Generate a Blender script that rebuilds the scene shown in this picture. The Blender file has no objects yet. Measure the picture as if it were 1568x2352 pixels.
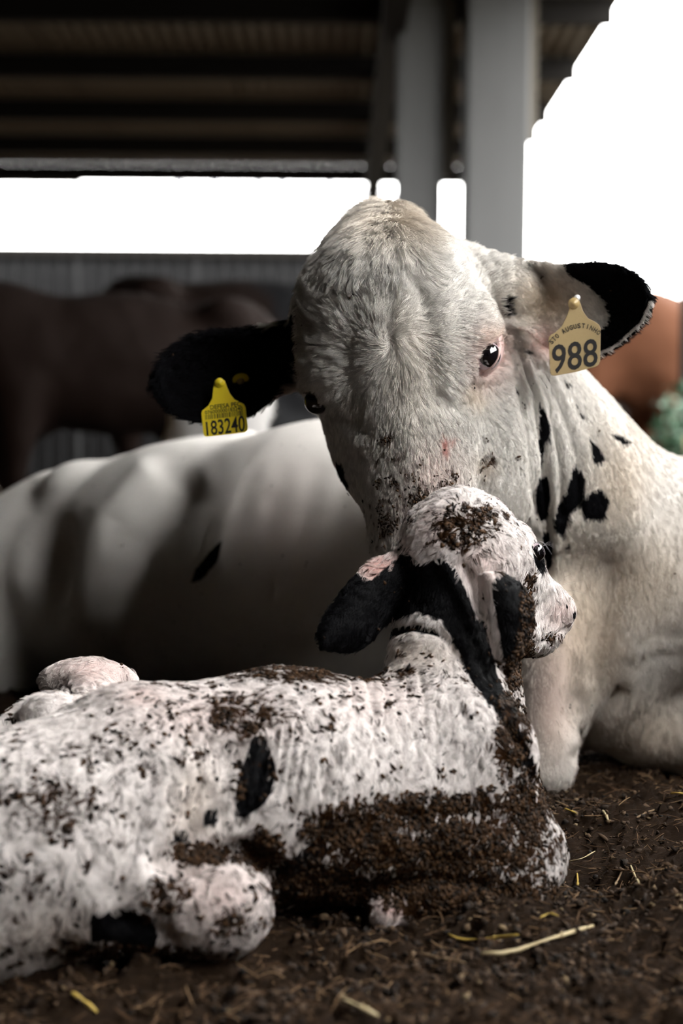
import bpy, math, random, time
import numpy as np
from mathutils import Vector, Matrix, Euler
from mathutils.bvhtree import BVHTree
T0 = time.time()
rng = np.random.default_rng(7)
random.seed(7)
scene = bpy.context.scene
COL = scene.collection

# ------------------------------------------------------------------ camera
F = 3267.0                       # focal length in pixels of the 1568 x 2352 frame (50 mm on 36 mm)
CAM_H = 0.50
cam_data = bpy.data.cameras.new('camera')
cam_data.sensor_fit = 'VERTICAL'; cam_data.sensor_height = 36.0; cam_data.lens = 36.0 * F / 2352
cam_data.clip_start = 0.05; cam_data.clip_end = 500
cam_data.dof.use_dof = True
cam_data.dof.focus_distance = 1.72
cam_data.dof.aperture_fstop = 2.6
cam = bpy.data.objects.new('camera', cam_data); COL.objects.link(cam)
CAM_M = (Matrix.Translation((0, 0, CAM_H)) @ Matrix.Rotation(math.radians(90 - 3.0), 4, 'X')
         @ Matrix.Rotation(math.radians(0.4), 4, 'Z'))
cam.matrix_world = CAM_M
scene.camera = cam
CM = np.array(CAM_M)
RIGHT, UP, FWD = CM[:3, 0], CM[:3, 1], -CM[:3, 2]
EYE = CM[:3, 3]

# ------------------------------------------------------------------ light
world = bpy.data.worlds.new('overcast_sky'); scene.world = world
world.use_nodes = True
wn = world.node_tree.nodes; wl = world.node_tree.links
bgn = wn['Background']
bgn.inputs['Color'].default_value = (1.0, 0.99, 0.972, 1)
bgn.inputs['Strength'].default_value = 17.0
scene.cycles.max_bounces = 5; scene.cycles.diffuse_bounces = 2; scene.cycles.glossy_bounces = 2
scene.cycles.use_denoising = True; scene.cycles.use_adaptive_sampling = True; scene.cycles.adaptive_threshold = 0.04
scene.view_settings.view_transform = 'Standard'
scene.view_settings.look = 'None'
scene.view_settings.exposure = 0.0
scene.view_settings.gamma = 1.0
scene.view_settings.use_curve_mapping = False

# ------------------------------------------------------------------ helpers
def P(px, py, d):
    """a surveyed position: pixel of the photograph and distance along the view axis"""
    return EYE + RIGHT * ((px - 784) / F * d) - UP * ((py - 1176) / F * d) + FWD * d
def R(r, d):
    return r / F * d

def hash3(ix, iy, iz, seed):
    h = (ix.astype(np.int64) * 374761393 + iy.astype(np.int64) * 668265263 + iz.astype(np.int64) * 2147483647 + seed * 144665) & 0xffffffff
    h = ((h ^ (h >> 13)) * 1274126177) & 0xffffffff
    h = (h ^ (h >> 16)) & 0xffffffff
    return h.astype(np.float64) / 0xffffffff
def vnoise(p, scale, seed=0):
    """value noise in 0..1, p (N,3)"""
    q = p * scale; i = np.floor(q).astype(np.int64); f = q - i; f = f * f * (3 - 2 * f)
    out = 0
    for dx in (0, 1):
        for dy in (0, 1):
            for dz in (0, 1):
                w = (f[:, 0] if dx else 1 - f[:, 0]) * (f[:, 1] if dy else 1 - f[:, 1]) * (f[:, 2] if dz else 1 - f[:, 2])
                out = out + w * hash3(i[:, 0] + dx, i[:, 1] + dy, i[:, 2] + dz, seed)
    return out
def fbm(p, scale, octaves=4, seed=0, gain=0.5):
    o, a, t = 0, 1, 0
    for k in range(octaves):
        o = o + a * vnoise(p, scale * 2 ** k, seed + k * 17); t += a; a *= gain
    return o / t

# ---- implicit modelling -------------------------------------------------
class Shape:
    """smooth blend of round cones, ellipsoids and sheets, turned into one continuous mesh"""
    def __init__(self): self.p = []
    def cone(self, a, b, k=40, op='a'):
        (ax, ay, ad, ar), (bx, by, bd, br) = a, b
        A, B = P(ax, ay, ad), P(bx, by, bd)
        self.p.append(('c', op, R(k, (ad + bd) / 2), A, B, R(ar, ad), R(br, bd)))
    def wcone(self, A, ra, B, rb, k=.05, op='a'):
        self.p.append(('c', op, k, np.array(A, float), np.array(B, float), ra, rb))
    def well(self, C, r, rotz=0, k=.05, op='a'):
        ax = np.array(Matrix.Rotation(math.radians(rotz), 3, 'Z'))
        self.p.append(('e', op, k, np.array(C, float), ax, np.array(r, float)))
    def chain(self, pts, k=40, op='a'):
        for a, b in zip(pts[:-1], pts[1:]): self.cone(a, b, k, op)
    def ell(self, c, r, rot=0, yaw=0, pit=0, k=40, op='a'):
        """rot: turn in the picture plane (clockwise), yaw about up, pit about right, degrees"""
        x, y, d = c
        M = np.array(Euler((math.radians(pit), math.radians(yaw), math.radians(-rot)), 'XYZ').to_matrix())
        ax = CM[:3, :3] @ M
        self.p.append(('e', op, R(k, d), P(x, y, d), ax, np.array(r, float) / F * d))
    def sheet(self, pts, rad, nrm, k=20, op='a', hs=.0035):
        self.p.append(('s', op, k / F * 1.8, np.asarray(pts), np.asarray(rad, float), np.asarray(nrm), hs))
    def groove(self, pts, width, depth, k=0):
        """pts: (px,py,d) polyline; depth>0 sinks, <0 raises (metres)"""
        Q = np.array([P(*q) for q in pts])
        self.p.append(('g', 'g', 0.0, Q, width, depth))
    @staticmethod
    def _d(pr, X):
        t = pr[0]
        if t == 'c':
            _, _, _, A, B, ra, rb = pr
            ab = B - A; L2 = ab @ ab
            h = np.clip(((X - A) @ ab) / L2, 0, 1)
            h2 = h
            q = X - A - h[:, None] * ab
            return np.sqrt(np.einsum('ij,ij->i', q, q)) - (ra + (rb - ra) * h2)
        if t == 'e':
            _, _, _, C, ax, r = pr
            q = (X - C) @ ax
            q = q / r; k0 = np.sqrt(np.einsum('ij,ij->i', q, q)); q = q / r; k1 = np.sqrt(np.einsum('ij,ij->i', q, q))
            return np.where(k1 > 1e-9, k0 * (k0 - 1) / np.maximum(k1, 1e-9), -r.min())
        if t == 's':
            _, _, _, S, rad, Nn, hs = pr
            out = np.empty(len(X)); s2 = (S * S).sum(1)
            for i in range(0, len(X), 8000):
                x = X[i:i + 8000]
                j = np.argmin(s2[None] - 2 * (x @ S.T), axis=1)
                q = x - S[j]; dn = (q * Nn[j]).sum(1)
                dt = np.sqrt(np.maximum((q * q).sum(1) - dn * dn, 0))
                out[i:i + 8000] = np.sqrt(dn * dn + np.maximum(dt - hs, 0) ** 2) - rad[j]
            return out
    @staticmethod
    def _poly(Q, X):
        best = np.full(len(X), 1e9)
        for a, b in zip(Q[:-1], Q[1:]):
            ab = b - a
            h = np.clip(((X - a) @ ab) / (ab @ ab), 0, 1)
            best = np.minimum(best, np.linalg.norm(X - a - h[:, None] * ab, axis=1))
        return best
    def eval(self, X, prims):
        d = np.full(len(X), 0.3)
        for pr in prims:
            op, k = pr[1], pr[2]
            if op == 'g':
                d = d + pr[5] * np.exp(-(self._poly(pr[3], X) / pr[4]) ** 2)
                continue
            e = self._d(pr, X)
            if op == 'a':
                h = np.maximum(k - np.abs(d - e), 0) / k
                d = np.minimum(d, e) - h * h * k * 0.25
            else:
                h = np.maximum(k - np.abs(d + e), 0) / k
                d = np.maximum(d, -e) + h * h * k * 0.25
        return d
    def mesh(self, cell, lo=None, hi=None, nb=12):
        mins, maxs = [], []
        for pr in self.p:
            if pr[1] != 'a': continue
            if pr[0] == 'c':
                mins += [pr[3] - pr[5], pr[4] - pr[6]]; maxs += [pr[3] + pr[5], pr[4] + pr[6]]
            elif pr[0] == 'e': mins.append(pr[3] - pr[5].max()); maxs.append(pr[3] + pr[5].max())
            else: mins.append(pr[3].min(0) - .01); maxs.append(pr[3].max(0) + .01)
        mn = np.min(mins, 0) - 0.03; mx = np.max(maxs, 0) + 0.03
        if lo is not None: mn = np.maximum(mn, lo)
        if hi is not None: mx = np.minimum(mx, hi)
        BL = nb * cell
        nbl = np.ceil((mx - mn) / BL).astype(int)
        bi = np.stack(np.meshgrid(*[np.arange(n) for n in nbl], indexing='ij'), -1).reshape(-1, 3)
        cen = mn + (bi + 0.5) * BL
        Rb = BL * math.sqrt(3) / 2
        # distance of every primitive at the block centres
        D = []
        for pr in self.p:
            if pr[1] == 'g': D.append(self._poly(pr[3], cen) - 2.6 * pr[4])
            elif pr[0] == 's':
                c0 = (pr[3].min(0) + pr[3].max(0)) / 2; r0 = np.linalg.norm(pr[3] - c0, axis=1).max() + pr[4].max()
                D.append(np.linalg.norm(cen - c0, axis=1) - r0)
            elif pr[0] == 'e':
                # safe lower bound
                q = np.linalg.norm(cen - pr[3], axis=1)
                D.append(np.maximum(q - pr[5].max(), np.minimum(self._d(pr, cen) * 0.6, self._d(pr, cen))))
            else: D.append(self._d(pr, cen))
        D = np.array(D)
        kk = np.array([pr[2] for pr in self.p])[:, None]
        near = D - Rb < kk * 1.0 + cell
        adds = np.array([pr[1] == 'a' for pr in self.p])
        act = (near & adds[:, None]).any(0)
        # drop blocks deep inside one primitive
        g = np.arange(nb + 1)
        off = np.stack(np.meshgrid(g, g, g, indexing='ij'), -1).reshape(-1, 3)
        N = (nbl * nb + 2).astype(np.int64)
        def cid(c): return (c[..., 0] * N[1] + c[..., 1]) * N[2] + c[..., 2]
        V, I, Q = [], [], []
        m1 = nb + 1
        IDX = []
        for axis in range(3):
            sh = [m1] * 3; sh[axis] = nb
            IDX.append(np.stack(np.meshgrid(*[np.arange(n) for n in sh], indexing='ij'), -1).astype(float))
        for j in np.nonzero(act)[0]:
            prims = [self.p[i] for i in np.nonzero(near[:, j])[0]]
            dc = self.eval(cen[j:j + 1], prims)[0]
            if abs(dc) > Rb * 1.5 + 0.02: continue
            base = bi[j] * nb
            X = mn + (base + off) * cell
            d = self.eval(X, prims).reshape(m1, m1, m1)
            s = d < 0
            if s.all() or not s.any(): continue
            # cells
            acc = np.zeros((nb, nb, nb, 3)); cnt = np.zeros((nb, nb, nb))
            for axis in range(3):
                sl0 = [slice(None)] * 3; sl1 = [slice(None)] * 3
                sl0[axis] = slice(0, nb); sl1[axis] = slice(1, m1)
                d0, d1 = d[tuple(sl0)], d[tuple(sl1)]
                x = (s[tuple(sl0)] != s[tuple(sl1)])
                t = np.where(x, d0 / np.where(x, d0 - d1, 1), 0)
                idx = IDX[axis].copy()
                idx[..., axis] += t
                o = [a for a in range(3) if a != axis]
                for u in (0, 1):
                    for v in (0, 1):
                        sl = [slice(None)] * 3
                        sl[o[0]] = slice(u, nb + u); sl[o[1]] = slice(v, nb + v)
                        xm = x[tuple(sl)]
                        acc += np.where(xm[..., None], idx[tuple(sl)], 0); cnt += xm
                # quads of edges owned by this block
                sl = [slice(0, nb)] * 3
                xe = x[tuple(sl)]
                e = np.argwhere(xe)
                if len(e):
                    g0 = e + base
                    ok = (g0[:, o[0]] > 0) & (g0[:, o[1]] > 0)
                    e = e[ok]; g0 = g0[ok]
                    if len(e):
                        u_ = np.zeros(3, int); v_ = np.zeros(3, int); u_[o[0]] = 1; v_[o[1]] = 1
                        q = np.stack([cid(g0 - u_ - v_), cid(g0 - v_), cid(g0), cid(g0 - u_)], 1)
                        ins = s[tuple(e.T)]
                        flip = ins if axis != 1 else ~ins
                        q[~flip] = q[~flip][:, ::-1]
                        Q.append(q)
            has = cnt > 0
            c = np.argwhere(has)
            V.append(mn + (acc[has] / cnt[has][:, None] + base) * cell)
            I.append(cid(c + base))
        V = np.concatenate(V); I = np.concatenate(I); Q = np.concatenate(Q)
        order = np.argsort(I); I = I[order]; V = V[order]
        pos = np.searchsorted(I, Q); pos = np.minimum(pos, len(I) - 1)
        good = (I[pos] == Q).all(1)
        return V, pos[good]

def smooth_mesh(V, Q, n=2, lam=0.5):
    E = np.concatenate([Q[:, [0, 1]], Q[:, [1, 2]], Q[:, [2, 3]], Q[:, [3, 0]]])
    for it in range(n * 2):
        l = lam if it % 2 == 0 else -lam * 1.03
        s = np.zeros_like(V); c = np.zeros(len(V))
        for a in range(3):
            s[:, a] = np.bincount(E[:, 0], V[E[:, 1], a], len(V)) + np.bincount(E[:, 1], V[E[:, 0], a], len(V))
        c = np.bincount(E[:, 0], minlength=len(V)) + np.bincount(E[:, 1], minlength=len(V))
        V = V + l * (s / np.maximum(c, 1)[:, None] - V)
    return V
def normals_of(V, Q):
    n = np.cross(V[Q[:, 2]] - V[Q[:, 0]], V[Q[:, 3]] - V[Q[:, 1]])
    o = np.zeros_like(V)
    for c in range(4):
        for a in range(3): o[:, a] += np.bincount(Q[:, c], n[:, a], len(V))
    return o / np.maximum(np.linalg.norm(o, axis=1), 1e-12)[:, None]

def mesh_object(name, V, faces, material=None, parent=None, smooth=True, attrs=None):
    me = bpy.data.meshes.new(name)
    V = np.asarray(V, np.float32)
    if isinstance(faces, np.ndarray):
        nv = faces.shape[1]; nf = len(faces)
        me.vertices.add(len(V)); me.vertices.foreach_set('co', V.ravel())
        me.loops.add(nf * nv); me.loops.foreach_set('vertex_index', faces.astype(np.int32).ravel())
        me.polygons.add(nf)
        me.polygons.foreach_set('loop_start', np.arange(0, nf * nv, nv, dtype=np.int32))
        me.update(calc_edges=True); me.validate()
    else:
        me.from_pydata([tuple(v) for v in V], [], faces); me.update()
    me.polygons.foreach_set('use_smooth', np.full(len(me.polygons), smooth))
    for k, a in (attrs or {}).items():
        at = me.attributes.new(k, 'FLOAT', 'POINT'); at.data.foreach_set('value', np.asarray(a, np.float32))
    if material: me.materials.append(material)
    o = bpy.data.objects.new(name, me); COL.objects.link(o)
    if parent: o.parent = parent
    return o
def tag(o, label=None, cat=None, group=None, kind=None):
    if label: o['label'] = label
    if cat: o['category'] = cat
    if group: o['group'] = group
    if kind: o['kind'] = kind
    return o
def empty(name, loc=(0, 0, 0), **kw):
    o = bpy.data.objects.new(name, None); o.location = loc; o.empty_display_size = 0.1; COL.objects.link(o)
    return tag(o, **kw)
def parent_keep(child, par):
    child.parent = par
    child.matrix_parent_inverse = Matrix.Translation(-Vector(par.location))

def mat(name, base=(.5, .5, .5), rough=.6, metal=0.0, spec=.5):
    m = bpy.data.materials.new(name); m.use_nodes = True
    b = m.node_tree.nodes['Principled BSDF']
    b.inputs['Base Color'].default_value = (*base, 1); b.inputs['Roughness'].default_value = rough
    b.inputs['Metallic'].default_value = metal; b.inputs['Specular IOR Level'].default_value = spec
    return m
class NT:
    """tiny node-tree writer"""
    def __init__(self, m): self.t = m.node_tree; self.n = m.node_tree.nodes; self.b = self.n['Principled BSDF']
    def new(self, typ, **kw):
        n = self.n.new(typ)
        for k, v in kw.items():
            setattr(n, k, v)
        return n
    def link(self, a, b): self.t.links.new(a, b)
    def attr(self, name): n = self.new('ShaderNodeAttribute'); n.attribute_name = name; return n.outputs['Fac']
    def math(self, op, a, b=None, c=None, clamp=False):
        n = self.new('ShaderNodeMath', operation=op, use_clamp=clamp)
        for i, v in enumerate((a, b, c)):
            if v is None: continue
            if isinstance(v, (int, float)): n.inputs[i].default_value = v
            else: self.link(v, n.inputs[i])
        return n.outputs[0]
    def mix(self, f, a, b):
        n = self.new('ShaderNodeMix', data_type='RGBA')
        for s, v in ((n.inputs[0], f), (n.inputs[6], a), (n.inputs[7], b)):
            if isinstance(v, tuple): s.default_value = (*v, 1)
            elif isinstance(v, (int, float)): s.default_value = v
            else: self.link(v, s)
        return n.outputs[2]
    def noise(self, scale, detail=4, rough=.55, vec=None, dist=0):
        n = self.new('ShaderNodeTexNoise'); n.inputs['Scale'].default_value = scale
        n.inputs['Detail'].default_value = detail; n.inputs['Roughness'].default_value = rough; n.inputs['Distortion'].default_value = dist
        if vec is not None: self.link(vec, n.inputs['Vector'])
        return n.outputs['Fac']
    def coord(self, out='Object'): return self.new('ShaderNodeTexCoord').outputs[out]
    def mapping(self, vec, scale=(1, 1, 1), rot=(0, 0, 0)):
        n = self.new('ShaderNodeMapping'); n.inputs['Scale'].default_value = scale; n.inputs['Rotation'].default_value = rot
        self.link(vec, n.inputs['Vector']); return n.outputs[0]
    def ramp(self, f, stops):
        n = self.new('ShaderNodeValToRGB'); self.link(f, n.inputs[0])
        while len(n.color_ramp.elements) < len(stops): n.color_ramp.elements.new(0.5)
        for e, (p, c) in zip(n.color_ramp.elements, stops): e.position = p; e.color = (*c, 1)
        return n.outputs[0]
    def smooth(self, v, lo, hi):
        n = self.new('ShaderNodeMapRange', interpolation_type='SMOOTHSTEP')
        self.link(v, n.inputs[0]); n.inputs[1].default_value = lo; n.inputs[2].default_value = hi
        return n.outputs[0]
    def bump(self, h, strength=.5, dist=.01, normal=None):
        n = self.new('ShaderNodeBump'); n.inputs['Strength'].default_value = strength; n.inputs['Distance'].default_value = dist
        self.link(h, n.inputs['Height'])
        if normal is not None: self.link(normal, n.inputs['Normal'])
        return n.outputs[0]
    def base(self, c): self.link(c, self.b.inputs['Base Color'])
    def normal(self, n): self.link(n, self.b.inputs['Normal'])
    def rough(self, r): self.link(r, self.b.inputs['Roughness'])

def hair_object(name, pts, radius, color, material, parent=None):
    """pts (n,m,3), radius (m,) or (n,m), color (n,3): one strand per row"""
    n, m = pts.shape[:2]
    cu = bpy.data.hair_curves.new(name)
    cu.add_curves([m] * n)
    cu.attributes['position'].data.foreach_set('vector', pts.astype(np.float32).ravel())
    rad = np.broadcast_to(radius, (n, m)).astype(np.float32)
    a = cu.attributes.get('radius') or cu.attributes.new('radius', 'FLOAT', 'POINT')
    a.data.foreach_set('value', np.ascontiguousarray(rad).ravel())
    c = cu.attributes.new('strand_color', 'FLOAT_COLOR', 'CURVE')
    c.data.foreach_set('color', np.ascontiguousarray(np.c_[color, np.ones(n)].astype(np.float32)).ravel())
    cu.materials.append(material)
    o = bpy.data.objects.new(name, cu); COL.objects.link(o)
    if parent: parent_keep(o, parent)
    return o
def uv_sphere(c, r, nu=24, nv=16):
    V = [(0, 0, 1)]
    for j in range(1, nv):
        a = math.pi * j / nv
        for i in range(nu):
            b = 2 * math.pi * i / nu
            V.append((math.sin(a) * math.cos(b), math.sin(a) * math.sin(b), math.cos(a)))
    V.append((0, 0, -1)); Fc = []
    for i in range(nu): Fc.append((0, 1 + i, 1 + (i + 1) % nu))
    for j in range(nv - 2):
        for i in range(nu):
            a = 1 + j * nu + i; b = 1 + j * nu + (i + 1) % nu
            Fc.append((a, a + nu, b + nu, b))
    e = len(V) - 1; s0 = 1 + (nv - 2) * nu
    for i in range(nu): Fc.append((e, s0 + (i + 1) % nu, s0 + i))
    return np.array(V) * r + np.array(c), Fc
# ------------------------------------------------------------------ the barn
def box(name, lo, hi, material, parent=None, bevel=0.0):
    x0, y0, z0 = lo; x1, y1, z1 = hi
    V = [(x, y, z) for x in (x0, x1) for y in (y0, y1) for z in (z0, z1)]
    Fc = [(0, 1, 3, 2), (4, 6, 7, 5), (0, 4, 5, 1), (2, 3, 7, 6), (0, 2, 6, 4), (1, 5, 7, 3)]
    o = mesh_object(name, V, Fc, material, parent, smooth=False)
    if bevel:
        b = o.modifiers.new('bevel', 'BEVEL'); b.width = bevel; b.segments = 2
    return o
def tube(name, pts, r, material, parent=None, n=8):
    pts = [np.array(p, float) for p in pts]; V, Fc = [], []
    rs = r if isinstance(r, (list, tuple)) else [r] * len(pts)
    for i, p in enumerate(pts):
        t = pts[min(i + 1, len(pts) - 1)] - pts[max(i - 1, 0)]; t /= np.linalg.norm(t)
        a = np.cross(t, (0.3, 0.1, 1.0)); a /= np.linalg.norm(a); b = np.cross(t, a)
        for k in range(n):
            w = 2 * math.pi * k / n
            V.append(p + rs[i] * (a * math.cos(w) + b * math.sin(w)))
    for i in range(len(pts) - 1):
        for k in range(n):
            Fc.append((i * n + k, i * n + (k + 1) % n, (i + 1) * n + (k + 1) % n, (i + 1) * n + k))
    Fc.append(tuple(range(n))[::-1]); Fc.append(tuple(range((len(pts) - 1) * n, len(pts) * n)))
    return mesh_object(name, V, Fc, material, parent)
def corrugated_mesh(name, width, length, pitch, amp, trapezoid, material, thick=0.004):
    """sheet in x (across the ribs) and y (along them), ribs in z, with both faces and edges"""
    xs, zs = [], []
    n = int(round(width / pitch))
    for i in range(n):
        prof = [(0, 0), (.55, 0), (.65, 1), (.9, 1)] if trapezoid else [(k / 8, .5 - .5 * math.cos(k / 8 * 2 * math.pi)) for k in range(8)]
        for u, v in prof: xs.append((i + u) * width / n); zs.append(v * amp)
    xs.append(width + .02); zs.append(zs[0])
    m = len(xs); V = []
    for dz in (0, thick):
        for y in (0, length):
            V += [(x, y, z + dz) for x, z in zip(xs, zs)]
    Fc = []
    for i in range(m - 1):
        Fc += [(i, m + i, m + i + 1, i + 1), (2 * m + i, 2 * m + i + 1, 3 * m + i + 1, 3 * m + i)]
        Fc += [(i, i + 1, 2 * m + i + 1, 2 * m + i), (m + i, 3 * m + i, 3 * m + i + 1, m + i + 1)]
    me = bpy.data.meshes.new(name); me.from_pydata(V, [], Fc); me.materials.append(material); me.update()
    return me

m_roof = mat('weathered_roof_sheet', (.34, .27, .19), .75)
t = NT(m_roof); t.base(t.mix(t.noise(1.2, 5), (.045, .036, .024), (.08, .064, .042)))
m_steel = mat('dark_purlin_steel', (.010, .009, .008), .8, spec=.1)
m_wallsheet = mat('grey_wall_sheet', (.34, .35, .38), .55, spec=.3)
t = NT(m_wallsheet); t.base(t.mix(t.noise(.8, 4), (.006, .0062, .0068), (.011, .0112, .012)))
m_conc = mat('grey_concrete', (.33, .34, .34), .85)
t = NT(m_conc); t.base(t.mix(t.noise(3.0, 6, .6), (.060, .061, .061), (.090, .091, .091)))
t.normal(t.bump(t.noise(60, 4), .3, .003))
m_plate = mat('beige_painted_plate', (.075, .066, .052), .8)
m_pipe = mat('galvanised_pipe', (.35, .35, .38), .5, metal=.4)
m_darkwall = mat('dark_stained_block_wall', (.025, .022, .02), .9, spec=.1)
m_earth = mat('trodden_earth', (.045, .032, .022), .95)
t = NT(m_earth); t.base(t.mix(t.noise(6, 6), (.015, .010, .007), (.04, .026, .018)))
m_yard = mat('pale_yard_ground', (.18, .15, .11), .95)
t = NT(m_yard); t.base(t.mix(t.noise(.5, 6), (.04, .035, .02), (.07, .06, .04)))

WALL_END = -0.35
ROOF_Z = 2.74; EAVE_Y = 12.0; RAKE_X = 1.385
X_LEFT, Y_BACK = -8.0, -5.0
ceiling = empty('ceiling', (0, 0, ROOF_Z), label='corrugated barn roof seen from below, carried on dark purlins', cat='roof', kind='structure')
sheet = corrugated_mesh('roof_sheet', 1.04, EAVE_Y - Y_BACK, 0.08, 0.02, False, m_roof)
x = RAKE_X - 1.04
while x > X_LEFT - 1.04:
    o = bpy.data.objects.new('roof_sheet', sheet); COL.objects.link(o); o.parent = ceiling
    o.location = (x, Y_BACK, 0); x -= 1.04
pl = None
for i in range(15):
    y = 11.93 - i * 1.14
    o = box('purlin', (X_LEFT, y - .035, -.13), (RAKE_X - .02, y + .035, -.003), m_steel, ceiling) if pl is None else bpy.data.objects.new('purlin', pl.data)
    if pl is None: pl = o; y0 = y
    else: COL.objects.link(o); o.parent = ceiling; o.location = (0, y - y0, 0)
for xr in (0.24, -3.3):
    box('rafter', (xr - .06, Y_BACK, -.24), (xr + .06, EAVE_Y - .02, -.10), m_steel, ceiling)
box('fascia_board', (X_LEFT, EAVE_Y - .01, -.14), (-2.2, EAVE_Y + .03, 0), m_steel, ceiling)

# columns
c1 = empty('concrete_column', (0.747, 7.15, 0), label='wide grey concrete column nearer the open right side', cat='column', kind='structure')
box('shaft', (-.152, -.15, 0), (.152, .15, ROOF_Z - .0), m_conc, c1, .012)
box('hanger_plate', (.156, .02, 1.98), (.212, .06, ROOF_Z - .01), m_plate, c1)
c2 = empty('concrete_column', (0.377, 7.25, 0), label='narrower grey concrete column left of the wide one', cat='column', kind='structure')
box('shaft', (-.112, -.11, 0), (.078, .11, ROOF_Z - .0), m_conc, c2, .010)
box('flange', (.080, -.08, 0), (.112, .08, ROOF_Z), m_conc, c2, .005)
box('hanger_plate', (.116, -.04, 1.81), (.176, .0, ROOF_Z - .01), m_plate, c2)
c3 = empty('steel_post', (.245, 11.9, 0), label='thin dark steel post under the far eave', cat='post', kind='structure')
box('shaft', (-.06, -.06, 0), (.06, .06, ROOF_Z - .2), m_steel, c3)
box('top_plate', (-.08, -.06, ROOF_Z - .2), (.08, .06, ROOF_Z - .18), m_steel, c3)
c4 = empty('steel_post', (1.915, 8.0, 0), label='dark post at the right edge of the view', cat='post', kind='structure')
box('shaft', (-.02, -.05, 0), (.10, .05, 3.6), m_steel, c4)
box('base_plate', (-.06, -.09, 0), (.14, .09, .02), m_steel, c4)

# far wall of profiled sheets, open strip above it
wall = empty('wall_back', (0, 13.0, 0), label='low grey wall of ribbed metal sheets across the back', cat='wall', kind='structure')
WTOP = 2.19
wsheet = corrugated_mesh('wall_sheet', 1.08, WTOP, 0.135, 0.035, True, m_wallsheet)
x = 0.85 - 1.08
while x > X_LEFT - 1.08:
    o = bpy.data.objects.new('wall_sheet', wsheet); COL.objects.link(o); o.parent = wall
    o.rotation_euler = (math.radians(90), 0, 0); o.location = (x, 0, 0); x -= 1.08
box('top_rail', (X_LEFT, -.06, WTOP - .07), (.86, .02, WTOP + .01), m_steel, wall)
box('girt', (X_LEFT, -.10, 1.18), (.86, -.045, 1.27), m_steel, wall)
pipe = empty('eave_pipe', (0, 12.3, 2.6), label='thin pale pipe with clamps hanging below the far eave', cat='pipe', kind='structure')
pa, pb = np.array((-2.3, 0, .02)), np.array((.55, 0, -.045))
tube('pipe', [pa, pb], .026, m_pipe, pipe)
for px_ in (410, 490, 590, 645, 752):
    s = ((px_ - 784) / F * 12.3 - pa[0]) / (pb[0] - pa[0]); c = pa + s * (pb - pa)
    tube('clamp', [c + (0, 0, -.03), c + (0, 0, .035), c + (0, 0, .14)], [.045, .045, .012], m_pipe, pipe)
box('wall_left', (X_LEFT - .1, Y_BACK, 0), (X_LEFT, 13, ROOF_Z + .1), m_darkwall)['kind'] = 'structure'
box('wall_front', (X_LEFT, Y_BACK - .1, 0), (1.4, Y_BACK, ROOF_Z + .1), m_darkwall)['kind'] = 'structure'
# right side: unseen walls added, opening sized to shape the light; open farther back
box('added_shade_wall', (RAKE_X, Y_BACK, -.1), (RAKE_X + .1, WALL_END, ROOF_Z + .1), m_darkwall)['kind'] = 'structure'
box('added_shade_parapet', (RAKE_X, WALL_END, -.1), (RAKE_X + .1, 5.4, 1.25), m_darkwall)['kind'] = 'structure'
box('added_shade_header', (RAKE_X, 1.5, 2.0), (RAKE_X + .1, 5.4, ROOF_Z + .1), m_darkwall)['kind'] = 'structure'
box('wall_right_low', (1.72, 9.6, 0), (6.5, 9.75, 1.0), m_darkwall)['kind'] = 'structure'
box('ground_outside', (-60, -60, -.30), (90, 140, -.12), m_yard)['kind'] = 'structure'
box('floor_slab', (X_LEFT, Y_BACK, -.20), (2.6, 13.2, -.05), m_earth)['kind'] = 'structure'
# ------------------------------------------------------------------ animals
def polyline(pts, n):
    p = np.array(pts, float); s = np.r_[0, np.cumsum(np.linalg.norm(np.diff(p, axis=0), axis=1))]
    u = np.linspace(0, s[-1], n)
    return np.stack([np.interp(u, s, p[:, k]) for k in range(p.shape[1])], 1)
def spline(pts, n):
    """smooth curve through the points"""
    p = np.array(pts, float); p = np.vstack([2 * p[0] - p[1], p, 2 * p[-1] - p[-2]])
    out = []
    m = len(p) - 3
    for i in range(m):
        t_ = np.linspace(0, 1, 12, endpoint=(i == m - 1))[:, None]
        a, b, c, d = p[i:i + 4]
        out.append(.5 * (2 * b + (c - a) * t_ + (2 * a - 5 * b + 4 * c - d) * t_ ** 2 + (3 * b - a - 3 * c + d) * t_ ** 3))
    return polyline(np.vstack(out), n)
def leaf(top, bot, d0, d1, cup, nu=34, nv=18, rad=.0042, twist=0.0):
    """ear blade: two edges, cupped away from (cup>0) or towards (cup<0) the viewer"""
    A, B = spline(top, nu), spline(bot, nu)
    pts, rr = [], []
    for i in range(nu):
        u = i / (nu - 1); d = d0 + (d1 - d0) * u
        w = math.sqrt(max(0, 1 - u ** 2.5))
        for j in range(nv):
            v = 2 * j / (nv - 1) - 1
            q = A[i] + (B[i] - A[i]) * (v + 1) / 2
            pts.append(P(q[0], q[1], d + cup * (1 - v * v) * w + twist * v))
            rr.append(rad * (1 - .25 * v * v))
    G = np.array(pts).reshape(nu, nv, 3)
    n = np.cross(np.gradient(G, axis=0).reshape(-1, 3), np.gradient(G, axis=1).reshape(-1, 3))
    n /= np.maximum(np.linalg.norm(n, axis=1), 1e-12)[:, None]
    return np.array(pts), np.array(rr), n

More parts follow.
